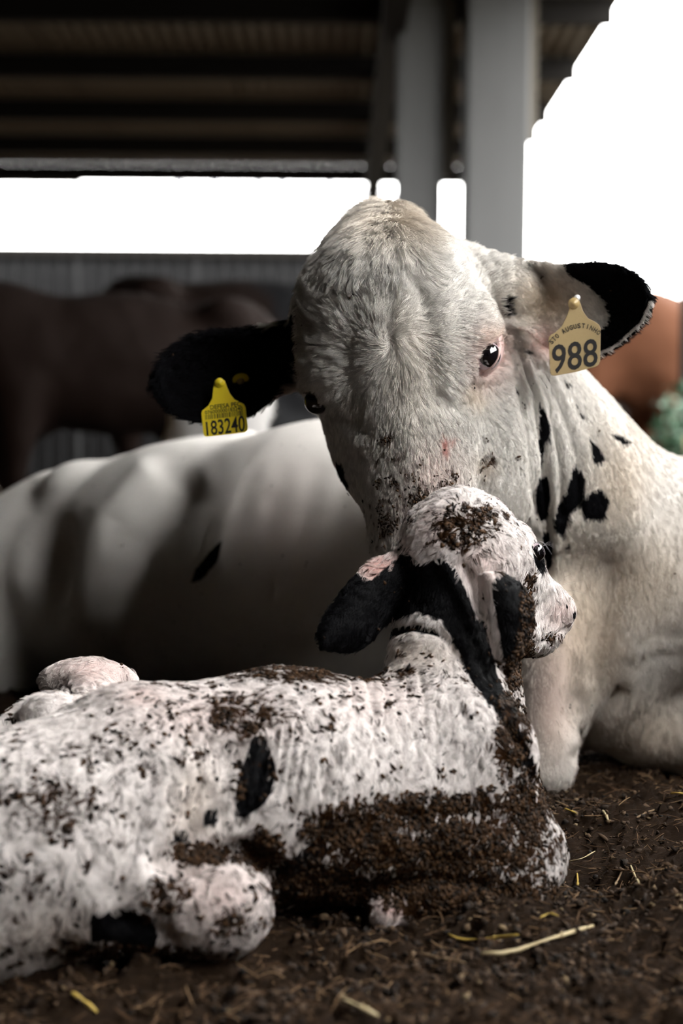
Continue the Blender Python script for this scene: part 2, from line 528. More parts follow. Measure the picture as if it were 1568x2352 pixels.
def project(V):
    q = V - EYE
    d = q @ FWD
    return np.stack([784 + (q @ RIGHT) / d * F, 1176 - (q @ UP) / d * F, d], 1)
def seg_dist(uv, poly):
    best = np.full(len(uv), 1e9); poly = np.array(poly, float)[:, :2]
    for a, b in zip(poly[:-1], poly[1:]):
        ab = b - a
        h = np.clip(((uv - a) @ ab) / max(ab @ ab, 1e-9), 0, 1)
        best = np.minimum(best, np.linalg.norm(uv - a - h[:, None] * ab, axis=1))
    return best
def inside(uv, poly):
    x, y = uv[:, 0], uv[:, 1]; r = np.zeros(len(uv), bool); n = len(poly)
    for i in range(n):
        x0, y0 = poly[i][:2]; x1, y1 = poly[(i + 1) % n][:2]
        if y0 == y1: continue
        c = ((y0 > y) != (y1 > y)) & (x < (x1 - x0) * (y - y0) / (y1 - y0) + x0)
        r ^= c
    return r
def sdist(uv, poly):
    """signed distance to a polygon in survey units, positive inside"""
    d = seg_dist(uv, list(poly) + [poly[0]])
    return np.where(inside(uv, poly), d, -d)
class Sculpt:
    """carving and colouring of a finished surface; strokes are laid on the facing skin between two depths"""
    def __init__(self, V, Q): self.V, self.Q = V, Q; self.refresh()
    def refresh(self):
        self.N = normals_of(self.V, self.Q); self.S = project(self.V)
        view = self.V - EYE; view /= np.linalg.norm(view, axis=1)[:, None]
        self.face = np.clip(-(self.N * view).sum(1) * 3 + .3, 0, 1)
    def stroke(self, pts, width, amount, dmin=0, dmax=9, taper=True):
        w = np.exp(-(seg_dist(self.S[:, :2], pts) / width) ** 2) * self.face
        w *= (self.S[:, 2] > dmin) & (self.S[:, 2] < dmax)
        self.V = self.V - self.N * (w * amount)[:, None]
    def blob(self, c, r, amount, dmin=0, dmax=9):
        q = (self.S[:, :2] - np.array(c)) / np.array(r)
        w = np.exp(-(q ** 2).sum(1)) * self.face * ((self.S[:, 2] > dmin) & (self.S[:, 2] < dmax))
        self.V = self.V - self.N * (w * amount)[:, None]
    def mask(self, poly, soft, dmin=0, dmax=9, facing=True):
        m = np.clip(sdist(self.S[:, :2], poly) / soft * .5 + .5, 0, 1)
        m = m * ((self.S[:, 2] > dmin) & (self.S[:, 2] < dmax))
        return m * (self.face > .02) if facing else m

# ---- the cow -------------------------------------------------------------
cow = Shape()
# trunk
cow.chain([(1150, 1310, 2.38, 275), (760, 1325, 2.62, 332), (450, 1315, 2.85, 278), (190, 1315, 3.02, 232)], k=120)
cow.cone((300, 1115, 3.0, 60), (560, 1050, 2.92, 62), k=70)
cow.ell((180, 1120, 2.88), (75, 55, 60), k=60)
cow.cone((130, 1185, 3.0, 90), (-70, 1330, 3.0, 140), k=70)
cow.cone((-70, 1330, 3.0, 140), (-60, 1560, 2.95, 150), k=70)
cow.ell((95, 1290, 2.74), (80, 100, 90), k=70, op='s')
# neck and chest
cow.cone((1050, 800, 2.03, 185), (1330, 1250, 2.2, 280), k=90)
cow.ell((1350, 1400, 2.2), (235, 320, 220), k=120)
cow.ell((1600, 1320, 2.17), (200, 250, 190), k=90)
cow.cone((1300, 1470, 2.06, 140), (1246, 1760, 2.03, 76), k=100)
cow.cone((1480, 1660, 2.20, 100), (1680, 1660, 2.22, 145), k=50)
cow.cone((1392, 1350, 2.0, 56), (1372, 1620, 2.02, 66), k=120, op='s')
# head
cow.ell((905, 735, 1.87), (200, 225, 190), k=50)
cow.ell((882, 562, 1.93), (98, 97, 105), k=60)
cow.ell((800, 632, 1.93), (80, 105, 95), rot=25, k=45)
cow.ell((765, 745, 1.90), (92, 135, 130), k=60)
cow.cone((1000, 645, 1.94, 100), (1175, 668, 1.94, 66), k=55)
cow.cone((735, 800, 1.96, 90), (660, 810, 1.96, 55), k=60)
cow.ell((1070, 765, 1.845), (78, 85, 75), k=60)
cow.ell((760, 860, 1.855), (66, 80, 75), k=60)
cow.cone((915, 850, 1.875, 180), (968, 1240, 1.855, 108), k=70)
cow.ell((850, 1000, 1.92), (95, 170, 110), rot=-12, k=60)
cow.ell((1105, 1030, 1.96), (132, 225, 140), rot=-6, k=70)
cow.ell((1010, 1270, 1.87), (140, 115, 110), k=60)
EARR_T = [(1160, 606), (1230, 604), (1290, 612), (1400, 612), (1466, 640), (1494, 690)]
EARR_B = [(1150, 742), (1205, 752), (1262, 795), (1335, 826), (1405, 800), (1475, 740), (1494, 690)]
EARL_T = [(690, 770), (640, 752), (560, 762), (470, 768), (400, 800), (360, 850), (357, 890)]
EARL_B = [(690, 890), (640, 905), (570, 952), (500, 966), (430, 960), (385, 935), (357, 890)]
cow.sheet(*leaf(EARR_T, EARR_B, 1.93, 1.83, .040), k=26)
cow.sheet(*leaf(EARL_T, EARL_B, 1.96, 1.93, .040), k=26)
t1 = time.time()
CV, CQ = cow.mesh(0.0045, lo=np.array((-2, 0, -.02)), hi=np.array((1.2, 5, 2)))
CV = smooth_mesh(CV, CQ, 2)
print('cow mesh', len(CV), time.time() - t1)
cs = Sculpt(CV, CQ)

# ---- the calf ------------------------------------------------------------
calf = Shape()
calf.chain([(1000, 1790, 1.57, 225), (640, 1815, 1.52, 258), (330, 1850, 1.48, 262), (60, 1965, 1.42, 270), (-120, 2060, 1.38, 230)], k=90)
calf.ell((205, 1563, 1.66), (118, 52, 55), k=25)
calf.cone((205, 1590, 1.645, 62), (215, 1760, 1.52, 120), k=30)
calf.ell((118, 1640, 1.54), (72, 52, 60), k=35)
calf.cone((-60, 1730, 1.5, 34), (70, 1625, 1.58, 22), k=20)
calf.ell((1080, 1730, 1.52), (150, 140, 90), k=70)
calf.cone((1010, 1640, 1.60, 150), (1030, 1420, 1.64, 125), k=60)
calf.cone((1125, 1600, 1.63, 62), (1188, 1840, 1.62, 62), k=50)
calf.ell((1060, 1275, 1.64), (148, 155, 125), k=50)
calf.ell((1152, 1290, 1.70), (92, 105, 85), k=50)
calf.cone((1180, 1350, 1.72, 82), (1266, 1405, 1.755, 56), k=40)
calf.ell((1233, 1458, 1.74), (50, 44, 42), k=25)
calf.cone((1110, 1440, 1.67, 105), (1220, 1450, 1.735, 48), k=40)
calf.cone((1080, 1470, 1.65, 100), (1120, 1620, 1.63, 70), k=50)
calf.ell((150, 1990, 1.38), (240, 230, 140), k=70)
calf.ell((500, 2075, 1.36), (132, 122, 90), rot=15, k=35)
calf.cone((250, 2060, 1.36, 130), (470, 2090, 1.36, 105), k=50)
calf.cone((860, 1945, 1.49, 105), (1200, 1955, 1.53, 95), k=110)
calf.ell((1245, 1960, 1.56), (55, 80, 50), rot=-10, k=35)
calf.cone((1190, 2035, 1.50, 75), (930, 2080, 1.47, 45), k=70)
calf.cone((930, 2085, 1.47, 38), (880, 2092, 1.45, 40), k=15)
CEL_A = [(915, 1272), (850, 1300), (780, 1378), (738, 1445), (742, 1488)]
CEL_B = [(905, 1400), (880, 1430), (835, 1482), (790, 1496), (742, 1488)]
CER_A = [(1100, 1330), (1108, 1400), (1128, 1470), (1150, 1525), (1166, 1545)]
CER_B = [(1150, 1318), (1200, 1358), (1218, 1410), (1205, 1470), (1166, 1545)]
calf.sheet(*leaf(CEL_A, CEL_B, 1.63, 1.58, -.016, rad=.0036), k=18)
calf.sheet(*leaf(CER_A, CER_B, 1.56, 1.545, -.016, rad=.0036), k=18)
t1 = time.time()
KV, KQ = calf.mesh(0.0035, lo=np.array((-1.5, 0, -.02)), hi=np.array((1.2, 5, 2)))
KV = smooth_mesh(KV, KQ, 2)
print('calf mesh', len(KV), time.time() - t1)
ks = Sculpt(KV, KQ)


def surf(sc, px, py, rad=7):
    """depth and normal of the front surface at a surveyed point"""
    m = (np.abs(sc.S[:, 0] - px) < rad) & (np.abs(sc.S[:, 1] - py) < rad) & (sc.face > 0.02)
    if not m.any(): return surf(sc, px, py, rad * 2)
    i = np.nonzero(m)[0]; j = i[np.argmin(sc.S[i, 2])]
    near = i[sc.S[i, 2] < sc.S[j, 2] + .012]
    n = sc.N[near].mean(0)
    return sc.S[near, 2].mean(), n / np.linalg.norm(n)

# ---- carving the cow
ST = cs.stroke
ST([(900, 640), (896, 700), (893, 780)], 14, .004, 0, 2)
ST([(950, 640), (978, 740), (990, 830), (1000, 920)], 30, .008, 0, 2)
ST([(815, 690), (800, 800), (815, 930)], 30, .005, 0, 2)
ST([(745, 940), (790, 955), (835, 985)], 16, .006, 0, 2)
ST([(1015, 905), (1030, 935), (1070, 925)], 14, .004, 0, 2)
ST([(1095, 870), (1060, 905)], 13, .004, 0, 2)
ST([(1090, 940), (1085, 1020), (1060, 1120)], 30, -.005, 0, 2)
ST([(1150, 880), (1170, 980), (1165, 1090)], 18, .004, 0, 2)
ST([(940, 700), (915, 660)], 20, -.003, 0, 2)
ST([(930, 950), (945, 1060), (985, 1180)], 34, -.004, 0, 2)
for a_, b_ in (((1085, 590), (1125, 640)), ((1110, 585), (1150, 640)), ((1120, 640), (1140, 720))):
    ST([a_, b_], 7, .003, 0, 2)
for pl_, w_, am_ in (([(1172, 800), (1195, 900), (1222, 1050), (1238, 1190)], 10, .010),
                     ([(1200, 800), (1232, 900), (1256, 1050), (1262, 1180), (1262, 1320)], 11, .014),
                     ([(1222, 800), (1262, 920), (1285, 1050), (1288, 1180)], 9, .008),
                     ([(1250, 840), (1300, 960), (1330, 1060), (1330, 1180)], 12, .007),
                     ([(1290, 860), (1340, 960), (1390, 1060)], 14, .004),
                     ([(1216, 830), (1246, 930), (1270, 1080), (1276, 1250)], 10, -.008),
                     ([(1425, 1590), (1375, 1660), (1335, 1740)], 16, .016),
                     ([(1470, 1478), (1520, 1458), (1568, 1462)], 18, .0025),
                     ([(1450, 1530), (1510, 1505), (1560, 1505)], 18, .0025),
                     ([(1330, 1500), (1345, 1600), (1325, 1700)], 22, -.006),
                     ([(1400, 1300), (1390, 1420), (1360, 1540)], 26, .006)):
    ST(pl_, w_, am_, 1.9, 2.6)
# ribs and hollow flank
for k_ in range(6):
    x_ = 470 + k_ * 75
    ST([(x_ + 30, 1080), (x_, 1200), (x_ - 25, 1330), (x_ - 20, 1450)], 22, .0012, 2.2, 3.1)
ST([(420, 1130), (330, 1250), (285, 1400), (280, 1550)], 40, .022, 2.3, 3.2)
ST([(330, 1090), (240, 1180), (205, 1300), (195, 1420)], 34, -.012, 2.3, 3.2)
ST([(640, 1500), (590, 1560)], 30, .01, 2.2, 3)
cs.refresh()
big = fbm(cs.V, 9, 3, 3) - .5
cs.V = cs.V + cs.N * (big * .006 * np.clip((cs.S[:, 2] - 1.7) / .4, .35, 1))[:, None]
# eye sockets
EYE_R = [(1141, 780), (1122, 789), (1105, 805), (1097, 828), (1097, 848), (1111, 852), (1130, 841), (1143, 822), (1146, 800)]
EYE_L = [(722, 902), (706, 900), (698, 912), (702, 932), (716, 946), (728, 945), (730, 925)]
eyes = []
for poly, cpx, rr_ in ((EYE_R, (1121, 817), .0190), (EYE_L, (722, 922), .017)):
    d_, n_ = surf(cs, cpx[0] - (10 if cpx[0] > 1000 else -14), cpx[1])
    eyes.append((poly, cpx, rr_, d_))
    q = np.array(poly); c_ = q.mean(0)
    m_ = cs.mask(list(c_ + (q - c_) * 1.25), 8, 0, 2.05)
    cs.V = cs.V + FWD * (m_ * .020)[:, None]
cs.blob((1118, 775), (40, 20), -.004, 0, 2); cs.blob((1120, 862), (35, 14), -.003, 0, 2)
cs.refresh()

# ---- colours of the cow's coat, some shade painted into the tan
S = cs.S
def zero(n): return np.zeros(n)
blk = zero(len(S))
def add(m): 
    global blk
    blk = np.maximum(blk, m)
for poly in ([(1238, 920), (1252, 942), (1263, 985), (1260, 1015), (1251, 1010), (1247, 1060), (1240, 1080), (1236, 1000)],
             [(1238, 1092), (1258, 1095), (1264, 1140), (1254, 1192), (1238, 1198), (1230, 1150)],
             [(1318, 1062), (1344, 1095), (1338, 1150), (1308, 1180), (1294, 1235), (1268, 1210), (1274, 1170), (1300, 1120)],
             [(1342, 1135), (1382, 1120), (1397, 1150), (1387, 1192), (1340, 1192), (1334, 1160)],
             [(1350, 1002), (1390, 1046), (1384, 1056), (1367, 1068), (1356, 1040)],
             [(1392, 992), (1425, 1000), (1456, 1018), (1430, 1020)],
             [(1320, 925), (1343, 958), (1336, 964)], [(1290, 860), (1312, 885), (1302, 890)],
             [(1248, 1210), (1267, 1232), (1270, 1292), (1258, 1312), (1246, 1270)],
             [(1292, 1250), (1308, 1248), (1308, 1262), (1294, 1264)],
             [(1170, 835), (1178, 860), (1189, 905), (1182, 902)], [(1197, 800), (1220, 806), (1218, 812), (1200, 808)],
             [(510, 1240), (500, 1288), (466, 1330), (436, 1342), (448, 1308), (480, 1268)]):
    add(cs.mask(poly, 7, 1.9 if poly[0][0] > 1000 else 2.2, 3.2))
add(cs.mask([(766, 1045), (788, 1070), (798, 1115), (784, 1112)], 6, 1.7, 2.1))
EARR_BLK = [(1283, 598), (1330, 590), (1420, 590), (1520, 630), (1520, 730), (1400, 850), (1362, 845), (1368, 770), (1396, 735), (1385, 690), (1345, 655), (1300, 628)]
add(cs.mask(EARR_BLK, 10, 1.6, 2.1, False))
blk *= 1 - np.clip(1.3 - seg_dist(S[:, :2], EARR_B[2:] + [(1500, 700)]) / 4.5, 0, 1) * (S[:, 2] < 2.05) * (S[:, 0] > 1300)
add(cs.mask([(1150, 680), (1166, 685), (1172, 715), (1160, 730), (1148, 715)], 8, 1.7, 2.1))
add(cs.mask([(684, 690), (668, 735), (640, 748), (340, 750), (330, 990), (560, 985), (620, 925), (640, 906), (690, 875), (688, 780)], 10, 1.85, 2.15, False))
add(cs.mask(EYE_L, 10, 1.7, 2.1))
pnk = zero(len(S))
for c, r, w in (((1120, 815), (52, 62), .9), ((1110, 862), (42, 30), .7), ((1250, 785), (40, 40), 1.0), ((1000, 1090), (70, 80), .45),
                ((1020, 1150), (60, 60), .5), ((930, 1180), (60, 70), .3), ((620, 900), (70, 30), .9), ((640, 1230), (130, 170), .2), ((1260, 1600), (60, 160), .35)):
    q = (S[:, :2] - np.array(c)) / np.array(r); pnk = np.maximum(pnk, w * np.exp(-(q ** 2).sum(1)))
tan = zero(len(S))
for c, r, w in (((905, 500), (120, 70), .55), ((1420, 1120), (80, 150), .6), ((1340, 1430), (130, 230), .75), ((1470, 1340), (160, 150), .6), ((1500, 1700), (160, 130), .6), ((1260, 1650), (70, 150), .4), ((1130, 775), (34, 26), .6),  # coat tan; on the chest also deepened to stand in for shade
                ((1085, 905), (30, 30), .6), ((1115, 1070), (26, 26), .5), ((1255, 690), (85, 65), 1.0), ((940, 850), (70, 160), .25)):  # the right ear's inner spot paints its shade over whitish hair
    q = (S[:, :2] - np.array(c)) / np.array(r); tan = np.maximum(tan, w * np.exp(-(q ** 2).sum(1)))
mud = zero(len(S))
for c, r, w in (((960, 1140), (80, 80), .42), ((900, 1120), (60, 120), .30), ((1010, 1180), (70, 60), .5), ((892, 1010), (14, 14), .55), ((872, 1100), (9, 26), .6),
                ((1118, 1068), (22, 30), .45), ((1030, 1110), (40, 50), .42), ((890, 1190), (50, 80), .4)):
    q = (S[:, :2] - np.array(c)) / np.array(r); mud = np.maximum(mud, w * np.exp(-(q ** 2).sum(1)) * (S[:, 2] < 2.0))
red = np.maximum(cs.mask([(1012, 1000), (1024, 1006), (1026, 1042), (1018, 1044), (1014, 1018)], 6, 0, 2), .7 * cs.mask([(1026, 1010), (1040, 1000), (1044, 1008), (1032, 1018)], 6, 0, 2))
cow_attr = dict(red=red, black=blk, pink=pnk, tan=tan, mud=mud)

def coat_material(name, white, hair_scale, mudscale, streak):
    m = mat(name, white, .85, spec=.05); t = NT(m)
    oc = t.coord('Object')
    fine = t.noise(420, 3, .6, t.mapping(oc, (1, 1, .35)))
    mid = t.noise(24, 5, .6)
    base = t.mix(mid, tuple(c * .88 for c in white), tuple(min(1, c * 1.06) for c in white))
    base = t.mix(t.math('MULTIPLY', fine, .30), base, tuple(c * .55 for c in white))
    base = t.mix(t.math('MULTIPLY', t.attr('tan'), .8), base, (.60, .44, .28))
    base = t.mix(t.math('MULTIPLY', t.attr('pink'), .85), base, (.66, .34, .29))
    edge = t.math('ADD', t.attr('black'), t.math('MULTIPLY', t.math('SUBTRACT', t.noise(140, 4, .65, t.mapping(oc, (1, 1, .4))), .5), .55))
    blackf = t.smooth(edge, .40, .62)
    base = t.mix(blackf, base, (.0035, .0035, .0042))
    base = t.mix(t.math('MULTIPLY', t.attr('red'), .9), base, (.50, .10, .07))
    # mud: density compared with a ragged speckle
    sp = t.noise(mudscale, 6, .72, None, .6)
    mf = t.smooth(t.math('ADD', t.math('MULTIPLY', t.attr('mud'), .72), t.math('SUBTRACT', sp, .5)), .28, .36)
    mudc = t.mix(t.noise(310, 4), (.006, .0028, .0011), (.056, .024, .009))
    base = t.mix(mf, base, mudc)
    t.base(base)
    h = t.math('ADD', t.math('MULTIPLY', fine, streak), t.math('MULTIPLY', mf, .9))
    t.normal(t.bump(h, .55, .0035))
    t.b.inputs['Sheen Weight'].default_value = .0
    t.b.inputs['Sheen Roughness'].default_value = .5
    return m
m_cow = coat_material('cow_white_hide', (.80, .765, .72), 1, 130, .5)
m_calf = coat_material('calf_wet_hide', (.80, .74, .71), 1, 95, .8)
m_calf.node_tree.nodes['Principled BSDF'].inputs['Roughness'].default_value = .55

m_wet = mat('wet_strands', (.7, .66, .6), .45, spec=.10)
t = NT(m_wet); an = t.new('ShaderNodeAttribute'); an.attribute_name = 'strand_color'; t.base(an.outputs['Color'])
m_hair = mat('coat_strands', (.7, .66, .6), .7, spec=.05)
t = NT(m_hair); an = t.new('ShaderNodeAttribute'); an.attribute_name = 'strand_color'; t.base(an.outputs['Color'])

def dev(sc, w):
    return np.nonzero(w)[0]
def grow(name, sc, attrs, weight, count, length, flow, lift, rad, parent, white, seed, material=None, lock=.55, every=14, lockvar=(.66, 1.12), steps=4, jitter=.25, clump=.5, mudmat=True, lengthf=None, rootcol=.75):
    """strands rooted on the faces of a body; flow(u,v) gives the lie of the coat"""
    r = np.random.default_rng(seed)
    Q = sc.Q; V = sc.V
    fw = weight[Q].mean(1)
    area = np.linalg.norm(np.cross(V[Q[:, 2]] - V[Q[:, 0]], V[Q[:, 3]] - V[Q[:, 1]]), axis=1) * fw
    cdf = np.cumsum(area); f = np.searchsorted(cdf, r.random(count) * cdf[-1]); f = np.minimum(f, len(Q) - 1)
    a, b = r.random(count)[:, None], r.random(count)[:, None]
    q = Q[f]
    def at(X): return X[q[:, 0]] * (1 - a) * (1 - b) + X[q[:, 1]] * a * (1 - b) + X[q[:, 2]] * a * b + X[q[:, 3]] * (1 - a) * b
    root = at(V); N = at(sc.N); N /= np.linalg.norm(N, axis=1)[:, None]
    sv = at(sc.S)
    d2 = flow(sv[:, 0], sv[:, 1])
    D = RIGHT * d2[:, :1] - UP * d2[:, 1:2]
    D = D - N * (D * N).sum(1)[:, None]; D /= np.maximum(np.linalg.norm(D, axis=1), 1e-6)[:, None]
    B = np.cross(N, D)
    cl = (vnoise(root, 95, seed) - .5) * 2 * clump + (vnoise(root, 260, seed + 5) - .5) * 1.4 * clump
    cl = cl * np.where((sv[:, 1] > 930) & (parent.name == 'cow') | (sv[:, 0] > 1150) & (parent.name == 'cow'), .4, 1.0)
    ang = cl * .9 + r.normal(0, jitter, count)
    D = D * np.cos(ang)[:, None] + B * np.sin(ang)[:, None]
    lf = lift * (1 + 1.1 * (vnoise(root, 150, seed + 9) - .5)) * (1 + r.normal(0, .2, count))
    L = length * r.uniform(.6, 1.15, count)
    if lengthf is not None: L = L * lengthf(sv[:, 0], sv[:, 1])
    T = np.linspace(0, 1, steps)
    pts = root[:, None] + D[:, None] * (L[:, None] * T)[..., None] + N[:, None] * ((L * lf)[:, None] * (T - .55 * T * T))[..., None]
    # strands gather into locks around every n-th one
    from mathutils.kdtree import KDTree
    gi = np.arange(0, count, every); kd = KDTree(len(gi))
    for j, i in enumerate(gi): kd.insert(root[i], j)
    kd.balance()
    gid = np.array([kd.find(p_)[1] for p_ in root]); g_ = gi[gid]
    near = np.linalg.norm(root - root[g_], axis=1) < .012
    wgt = (lock * near)[:, None, None] * (T ** 1.5)[None, :, None]
    tgt = root[g_][:, None] * .15 + root[:, None] * .85 * 0 + (pts[g_] - root[g_][:, None]) + (root[g_] * .85)[:, None]
    pts = pts * (1 - wgt) + tgt * wgt
    lockv = r.uniform(*lockvar, len(gi))[gid]; lockv = np.where((sv[:, 0] > 1165) & (sv[:, 1] > 760), 1 + (lockv - np.mean(lockvar)) * .3, lockv)
    at1 = lambda x: at(x[:, None])[:, 0]
    blackv = at1(attrs['black']) + (vnoise(root, 120, seed + 2) - .5) * .5
    col = np.array(white)[None] * (r.uniform(.80, 1.08, count) * lockv)[:, None]
    tn, pk = at1(attrs['tan'])[:, None], at1(attrs['pink'])[:, None]
    col = col * (1 - .75 * tn) + np.array((.58, .44, .29)) * .75 * tn
    col = col * (1 - .6 * pk) + np.array((.70, .42, .36)) * .6 * pk
    rd = at1(attrs['red'])[:, None]; col = col * (1 - .85 * rd) + np.array((.52, .10, .07)) * .85 * rd
    mv = at1(attrs['mud'])
    md = mv * .9 + (fbm(root, 130, 3, 41) - .5) * 1.5
    mm = (md > .42) & (mv > .09)
    col[mm] = np.array((.038, .0175, .0068)) * r.uniform(.3, 1.5, mm.sum())[:, None]
    bm = blackv > .5
    col[bm] = np.array((.004, .004, .005)) * r.uniform(.5, 1.6, bm.sum())[:, None]
    radius = rad * np.linspace(1, .25, steps)
    o = hair_object(name, pts, radius, np.clip(col, 0, 1), material or m_hair, parent)
    o['kind'] = 'stuff'
    return o
def unit(x, y):
    l = np.maximum(np.sqrt(x * x + y * y), 1e-6); return np.stack([x / l, y / l], 1)
def cow_flow(u, v):
    rx, ry = u - 890, v - 785
    rr = np.sqrt(rx * rx + ry * ry)
    sp = .9 * np.exp(-rr / 90)
    ex = rx * np.cos(sp) - ry * np.sin(sp); ey = rx * np.sin(sp) + ry * np.cos(sp)
    a = unit(ex, ey)
    low = np.clip((v - 850) / 250, 0, 1)[:, None]
    a = a * (1 - .7 * low) + np.array((.05, 1.)) * .7 * low
    p = unit((u - 900) * 1.0, (v - 380) * 1.0)
    noise_ = 26 * np.sin(u / 37) + 14 * np.sin(u / 13 + 1)
    w = np.clip((655 + noise_ - v - .10 * np.abs(u - 890)) / 40 + .5, 0, 1)[:, None]
    w *= np.clip((1040 - u) / 90, 0, 1)[:, None]
    a = a * (1 - w) + p * w
    nk = ((u > 1170) & (v > 760))[:, None] * (u[:, None] > 1165 + (v[:, None] - 800) * .18)
    a = np.where(nk, np.array((.15, 1.)), a)
    er = ((u > 1180) & (v < 830) & (v > 590))[:, None]
    a = np.where(er, np.array((.8, .55)), a)
    el = (u < 690)[:, None]
    a = np.where(el, np.array((-1., .12)), a)
    return a
def calf_flow(u, v):
    a = np.stack([np.full(len(u), -.15), np.ones(len(u))], 1)
    top = (v < 1640)[:, None]
    a = np.where(top & (u[:, None] < 1000), np.array((-.8, .6)), a)
    hd = ((v < 1420) & (u > 850))[:, None]
    a = np.where(hd, unit(u - 1090, v - 1215) * .8 + np.array((.1, .35)), a)
    mz = ((u > 1195) & (v > 1300) & (v < 1520))[:, None]
    a = np.where(mz, np.array((-.35, 1.)), a)
    el = ((u < 905) & (v < 1500) & (v > 1260))[:, None]
    a = np.where(el, np.array((-.7, .7)), a)
    return a

cow_o = empty('cow', (.35, 2.1, 0), label='white cow lying down with a few black spots and yellow ear tags, nuzzling the calf', cat='cow')
cow_body = mesh_object('body', cs.V, cs.Q, m_cow, attrs=cow_attr); parent_keep(cow_body, cow_o)
face_w = ((cs.S[:, 2] < 2.02) & (cs.face > -.1)).astype(float) * np.clip(cs.face + .35, 0, 1)
# keep the lids and the inside of the eye bare
for poly, cpx, rr_, d_ in eyes:
    q = np.array(poly); c_ = q.mean(0)
    face_w *= 1 - cs.mask(list(c_ + (q - c_) * 1.35), 5, 0, 2.1)
hw = face_w * np.where(cs.S[:, 1] > 1330, .12, 1.0)
def cow_len(u, v):
    L = np.ones(len(u))
    L = L + 1.3 * np.exp(-(((u - 880) / 130) ** 2 + ((v - 540) / 90) ** 2))
    L = L - .5 * np.clip((v - 880) / 200, 0, 1)
    L = np.where(u > 1165, .55, L)
    return L
grow('face_hair', cs, cow_attr, hw, 170000, .0150, cow_flow, .60, .00027, cow_o, (.80, .765, .715), 11, lengthf=cow_len, clump=.45, lockvar=(.72, 1.12))
ch_w = ((cs.S[:, 2] >= 2.02) & (cs.S[:, 2] < 2.4) & (cs.S[:, 0] > 1100)).astype(float) * np.clip(cs.face + .2, 0, 1)
grow('chest_hair', cs, cow_attr, ch_w, 30000, .012, cow_flow, .35, .0003, cow_o, (.80, .765, .72), 12, clump=.3, lockvar=(.93, 1.07))

# ---- carving the calf
ST = ks.stroke
ST([(520, 1730), (470, 1800), (430, 1880), (400, 1960), (450, 2000)], 42, .010, 0, 2)
ST([(430, 1770), (385, 1850), (345, 1950), (330, 2010)], 44, -.010, 0, 2)
ST([(360, 1985), (450, 1975), (560, 1950), (640, 2010)], 22, .014, 0, 2)
ST([(280, 2120), (380, 2150)], 30, .010, 0, 2)
rw = np.random.default_rng(3)
for k_ in range(34):
    x_ = 395 + k_ * 11.5 + rw.uniform(-4, 4); y0_ = 1690 + rw.uniform(-50, 40) + .08 * k_; L_ = rw.uniform(90, 220)
    ST([(x_ + 14, y0_), (x_ + 4, y0_ + L_ / 2), (x_ - 12, y0_ + L_)], 5.5, .0034 * rw.uniform(.5, 1.2), 0, 2)
for k_ in range(26):
    x_ = 800 + k_ * 15 + rw.uniform(-5, 5); y0_ = 1560 + rw.uniform(-40, 120); L_ = rw.uniform(70, 180)
    ST([(x_, y0_), (x_ + 10, y0_ + L_ / 2), (x_ + 8, y0_ + L_)], 5.5, .0024 * rw.uniform(.4, 1.2), 0, 2)
ST([(1045, 1490), (1095, 1575), (1150, 1640), (1215, 1740), (1228, 1800)], 10, .006, 0, 2)
ST([(880, 1462), (950, 1440), (1010, 1455), (1060, 1500)], 10, .006, 0, 2)
ST([(700, 1950), (830, 1890), (1000, 1870), (1200, 1890)], 26, .004, 0, 2)
ST([(820, 2040), (1000, 2020), (1150, 2040)], 18, .005, 0, 2)
ST([(1240, 1475), (1275, 1458), (1305, 1440)], 5, .006, 0, 2)
ST([(1070, 1300), (1090, 1360), (1100, 1420)], 12, .007, 0, 2)
ST([(1020, 1300), (1055, 1360), (1075, 1430)], 14, -.005, 0, 2)
ST([(150, 1565), (170, 1600)], 8, .004, 0, 2)
for k_ in range(7): ST([(135 + k_ * 22, 1575), (145 + k_ * 22, 1600)], 4, .003, 1.55, 2)
ks.refresh()
ks.V = ks.V + ks.N * ((fbm(ks.V, 16, 4, 8) - .5) * .010 + (fbm(ks.V, 70, 3, 9) - .5) * .003)[:, None]
ks.refresh()
S = ks.S
kb = zero(len(S))
for poly, soft, dm in (([(925, 1262), (965, 1296), (1010, 1282), (1045, 1305), (1075, 1365), (1092, 1420), (1150, 1440), (1152, 1500), (1168, 1610), (1200, 1690), (1235, 1760), (1228, 1792), (1190, 1740), (1148, 1645), (1085, 1570), (1050, 1490), (1015, 1425), (960, 1405), (905, 1425), (885, 1400), (902, 1300)], 9, 1.8),
                 ([(893, 1446), (950, 1434), (1000, 1444), (1040, 1480), (1000, 1460), (945, 1450), (900, 1462)], 6, 1.8),
                 ([(580, 1690), (612, 1698), (634, 1758), (632, 1812), (602, 1852), (560, 1880), (538, 1874), (546, 1790)], 9, 1.8),
                 ([(470, 1862), (500, 1855), (502, 1890), (466, 1898)], 10, 1.8), ([(398, 1912), (430, 1905), (436, 1935), (400, 1938)], 9, 1.8),
                 ([(205, 2100), (290, 2085), (352, 2105), (370, 2172), (330, 2206), (290, 2200), (268, 2162), (210, 2165)], 12, 1.8),
                 ([(640, 1985), (735, 1920), (760, 1945), (690, 2060), (655, 2100), (640, 2040)], 12, 1.8),
                 ([(1128, 1340), (1150, 1310), (1230, 1350), (1230, 1460), (1172, 1560), (1150, 1530), (1138, 1420)], 7, 1.64),
                 ([(1232, 1225), (1255, 1235), (1258, 1290), (1245, 1322), (1228, 1295), (1220, 1255)], 5, 1.9),
                 ([(1314, 1404), (1328, 1404), (1328, 1420), (1314, 1420)], 4, 1.9)):
    kb = np.maximum(kb, ks.mask(poly, soft, 0, dm))
kb = np.maximum(kb, ks.mask([(900, 1290), (850, 1335), (820, 1312), (700, 1420), (700, 1520), (840, 1520), (900, 1440)], 8, 0, 1.9, False))
